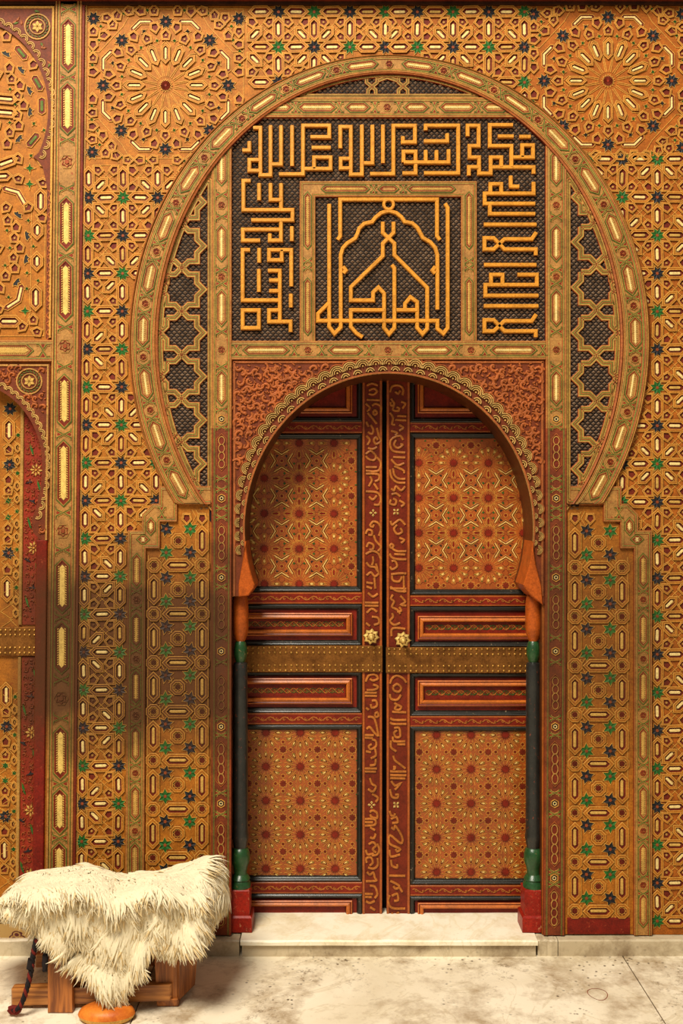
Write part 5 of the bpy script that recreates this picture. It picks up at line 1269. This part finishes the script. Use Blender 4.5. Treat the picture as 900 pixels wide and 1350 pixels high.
# sheepskin: a hide draped over the seat with thousands of wool locks
def lerp_tab(tab, x):
    if x <= tab[0][0]: return tab[0][1]
    for (a, b), (c, d) in zip(tab, tab[1:]):
        if x <= c: return b+(d-b)*(x-a)/(c-a)
    return tab[-1][1]
TOP = [(-14, 1206), (0, 1190), (22, 1168), (45, 1152), (80, 1146), (120, 1142), (145, 1148), (165, 1155), (190, 1151), (225, 1146), (255, 1136), (272, 1130), (283, 1136), (290, 1156)]
BOT = [(-14, 1200), (0, 1190), (20, 1194), (40, 1206), (58, 1222), (78, 1234), (92, 1244), (104, 1260), (118, 1278), (132, 1290), (142, 1304), (150, 1318), (157, 1304), (168, 1280), (182, 1268), (190, 1252), (198, 1236), (206, 1236), (214, 1246), (230, 1242), (246, 1230), (262, 1222), (276, 1208), (290, 1180)]
def hidept(u, v):
    x = -14+304*u; yt, yb = lerp_tab(TOP, x), lerp_tab(BOT, x); y = yt+(yb-yt)*v
    # depth: the back edge lies towards the wall, the front hangs just before the seat
    hb = .16+.10*min(1, abs(u-.5)*2)**3; hf = .535
    if x > 262: hf = .535-.18*((x-262)/28)**1.5
    if x < 20: hf = .535-.05*(20-x)/34
    lip = (1168+12*sin(x*.03)-yt)/max(1, yb-yt); lip = max(.28, min(.8, lip*1.2))
    t = min(1, v/lip); h = hb+(hf-hb)*(1-(1-t)**1.6)
    h += .008*sin(x*.11+v*5)*v
    q = Q(x, y, h); b_ = noise.noise(q*9)*.016
    return q+Vector((0, -b_*v, b_*.8))
skin = empty('sheepskin', (-.92, -.32, .35), label='shaggy cream sheepskin draped over the wooden stool', cat='sheepskin')
NU, NV = 76, 30; pts = [[hidept(i/NU, j/NV) for i in range(NU+1)] for j in range(NV+1)]
vs_ = [p-skin.location for row in pts for p in row]; fs_ = [(j*(NU+1)+i, j*(NU+1)+i+1, (j+1)*(NU+1)+i+1, (j+1)*(NU+1)+i) for j in range(NV) for i in range(NU)]
# underside, a hand's breadth thinner, closed along the edge
nb = len(vs_); vs_ += [p+Vector((0, .012, -.010)) for p in vs_[:nb]]
fs_ += [tuple(nb+q for q in f[::-1]) for f in fs_[:NU*NV]]
rim = [i for i in range(NU+1)] + [j*(NU+1)+NU for j in range(1, NV+1)] + [NV*(NU+1)+i for i in range(NU-1, -1, -1)] + [j*(NU+1) for j in range(NV-1, 0, -1)]
fs_ += [(rim[i], rim[i-1], nb+rim[i-1], nb+rim[i]) for i in range(len(rim))]
mb = MB(); mb.raw(vs_, fs_, 'hide'); mb.build('hide', skin, True)
rw = random.Random(99); mb = MB(); wv = []; wf = []; wm = []
mb.mi('wool'); mb.mi('wooltip')
NL = 13000
for q in range(NL):
    u, v = rw.random(), rw.random()**.9
    if q % 5 < 2: v = .32*rw.random()
    if q % 7 == 0: v = .9+.1*rw.random()
    if q % 23 == 0: u = rw.choice((.004, .996))
    if q % 29 == 0: v = .01*rw.random()
    p = hidept(u, v); e = .01
    du = hidept(min(1, u+e), v)-hidept(max(0, u-e), v); dv = hidept(u, min(1, v+e))-hidept(u, max(0, v-e))
    n = du.cross(dv)
    if n.length < 1e-9: continue
    n.normalize()
    if n.y > 0 and n.z < .2: n = -n
    if n.z < -.2: n = -n
    down = dv.normalized(); out = du.normalized()
    sw = noise.noise(p*9)*2.0+noise.noise(p*31)*2.0
    fan = (u-.5)*1.2
    d = (down*1.0+out*(sw*.7+fan)+Vector((0, 0, -.35))).normalized()
    if v < .07: d = (down*.25+out*(sw*.6+fan*1.8)+Vector((0, .22, -.1))).normalized()
    if rw.random() < .5*max(0, v-.3) and noise.noise(p*14) > .15: continue
    L = rw.uniform(.040, .085)*(1+.4*noise.noise(p*11)); w = rw.uniform(.0036, .0082); lift = rw.uniform(.08, .42)*(1+.6*noise.noise(p*17))
    if u < .22: L *= .55+2*u
    side = d.cross(n).normalized(); curl = rw.uniform(-.022, .022); ns = 5; ring_ = []
    ph = rw.uniform(0, 6.28)
    for s_ in range(ns+1):
        t = s_/ns; c = p+d*L*t+n*(L*lift*(t-t*t*.75)+.003)+side*(curl*t*t+.0035*sin(ph+t*5.5)*t)+Vector((0, 0, -.012*t*t))
        ww = w*(1.15-.25*t)*(1 if t < .55 else max(.06, (1-t)/.45))
        ring_.append([c-side*ww, c+n*ww*.7, c+side*ww, c-n*ww*.3])
    b = len(wv)
    for r3 in ring_: wv += r3
    for s_ in range(ns):
        for k in range(4): wf.append((b+s_*4+k, b+s_*4+(k+1) % 4, b+(s_+1)*4+(k+1) % 4, b+(s_+1)*4+k)); wm.append(1 if (s_ >= 3 and q % 3 == 0) else 0)
mb.v = [tuple(Vector(p)-skin.location) for p in wv]; mb.f = [list(f) for f in wf]; mb.fm = wm
mb.build('wool_locks', skin, True, kind='stuff')

# braided cord hanging at the left of the stool
def tube(mb, pts, r, m, n=8):
    b = len(mb.v); i_ = mb.mi(m); pts = [Vector(p) for p in pts]
    for i, p in enumerate(pts):
        t = (pts[min(i+1, len(pts)-1)]-pts[max(i-1, 0)]).normalized(); a = t.cross(Vector((.3, 1, .1))).normalized(); c = t.cross(a); rr_ = r(i) if callable(r) else r
        mb.v += [tuple(p+(a*cos(2*pi*k/n)+c*sin(2*pi*k/n))*rr_) for k in range(n)]
    for i in range(len(pts)-1):
        for k in range(n): mb.f.append([b+i*n+k, b+i*n+(k+1) % n, b+(i+1)*n+(k+1) % n, b+(i+1)*n+k]); mb.fm.append(i_)
    mb.f.append([b+k for k in range(n)]); mb.fm.append(i_); mb.f.append([b+(len(pts)-1)*n+k for k in range(n)]); mb.fm.append(i_)
cord = empty('braided_cord', tuple(Q(20, 1335, .5)), label='black and red braided cord hanging from the stool to the floor', cat='cord')
def cpt(pts, h=.53):
    out = []
    for i in range(len(pts)-1):
        for j in range(8):
            t = j/8; out.append(Q(pts[i][0]+(pts[i+1][0]-pts[i][0])*t, pts[i][1]+(pts[i+1][1]-pts[i][1])*t, h))
    return out+[Q(*pts[-1], h)]
cp = cpt([(48, 1238), (45, 1252), (43, 1264), (41, 1280), (37, 1298), (32, 1315), (26, 1328), (18, 1333)])
for ofs, m, ph in ((0, 'cord', 0), (1, 'cord', 2.1), (2, 'cordred', 4.2)):
    mb = MB(); tube(mb, [p+Vector((.0048*cos(i*.7+ph), .0048*sin(i*.7+ph), 0))-cord.location for i, p in enumerate(cp)], .0056, m); mb.build('strand', cord, True)
mb = MB(); tube(mb, [p-cord.location for p in cpt([(12, 1330), (16, 1328.5), (21, 1329), (26, 1331), (22, 1334.5), (15, 1334), (12, 1330)], .52)], .009, 'cordred'); mb.build('knot', cord, True)
mb = MB(); tube(mb, [p-cord.location for p in cpt([(41.5, 1264), (39.5, 1277)])], .0125, 'cord'); mb.build('wrap', cord, True)
mb = MB(); tube(mb, [p-cord.location for p in cpt([(50, 1240), (57, 1250), (60, 1260)])], .006, 'cord'); mb.build('strand', cord, True)
mb = MB(); tube(mb, [p-cord.location for p in cpt([(60, 1259), (59, 1280)])], lambda i: .011 if i < 6 else .009, 'cord'); mb.build('tassel', cord, True)

# round tan disc lying on the floor under the stool
tp = empty('leather_disc', (-.812, -.536, ZF), label='round flat tan orange disc lying on the floor under the stool', cat='disc')
prof = [(.0, .052), (.035, .051), (.062, .046), (.080, .036), (.086, .026), (.088, .020), (.084, .010), (.074, .001), (0, .0)]
def lathe2(pr_, m, name):
    n = 40; v = []; f = []
    for r, zz in pr_: v += [(r*1.12*cos(2*pi*i/n), r*.70*sin(2*pi*i/n), zz) for i in range(n)]
    for j in range(len(pr_)-1):
        for i in range(n): f.append((j*n+i, (j+1)*n+i, (j+1)*n+(i+1) % n, j*n+(i+1) % n))
    mb = MB(); mb.raw(v, f, m); return mb.build(name, tp, True)
lathe2(prof[:6], 'tan', 'crown'); lathe2(prof[5:], 'tanedge', 'rim')
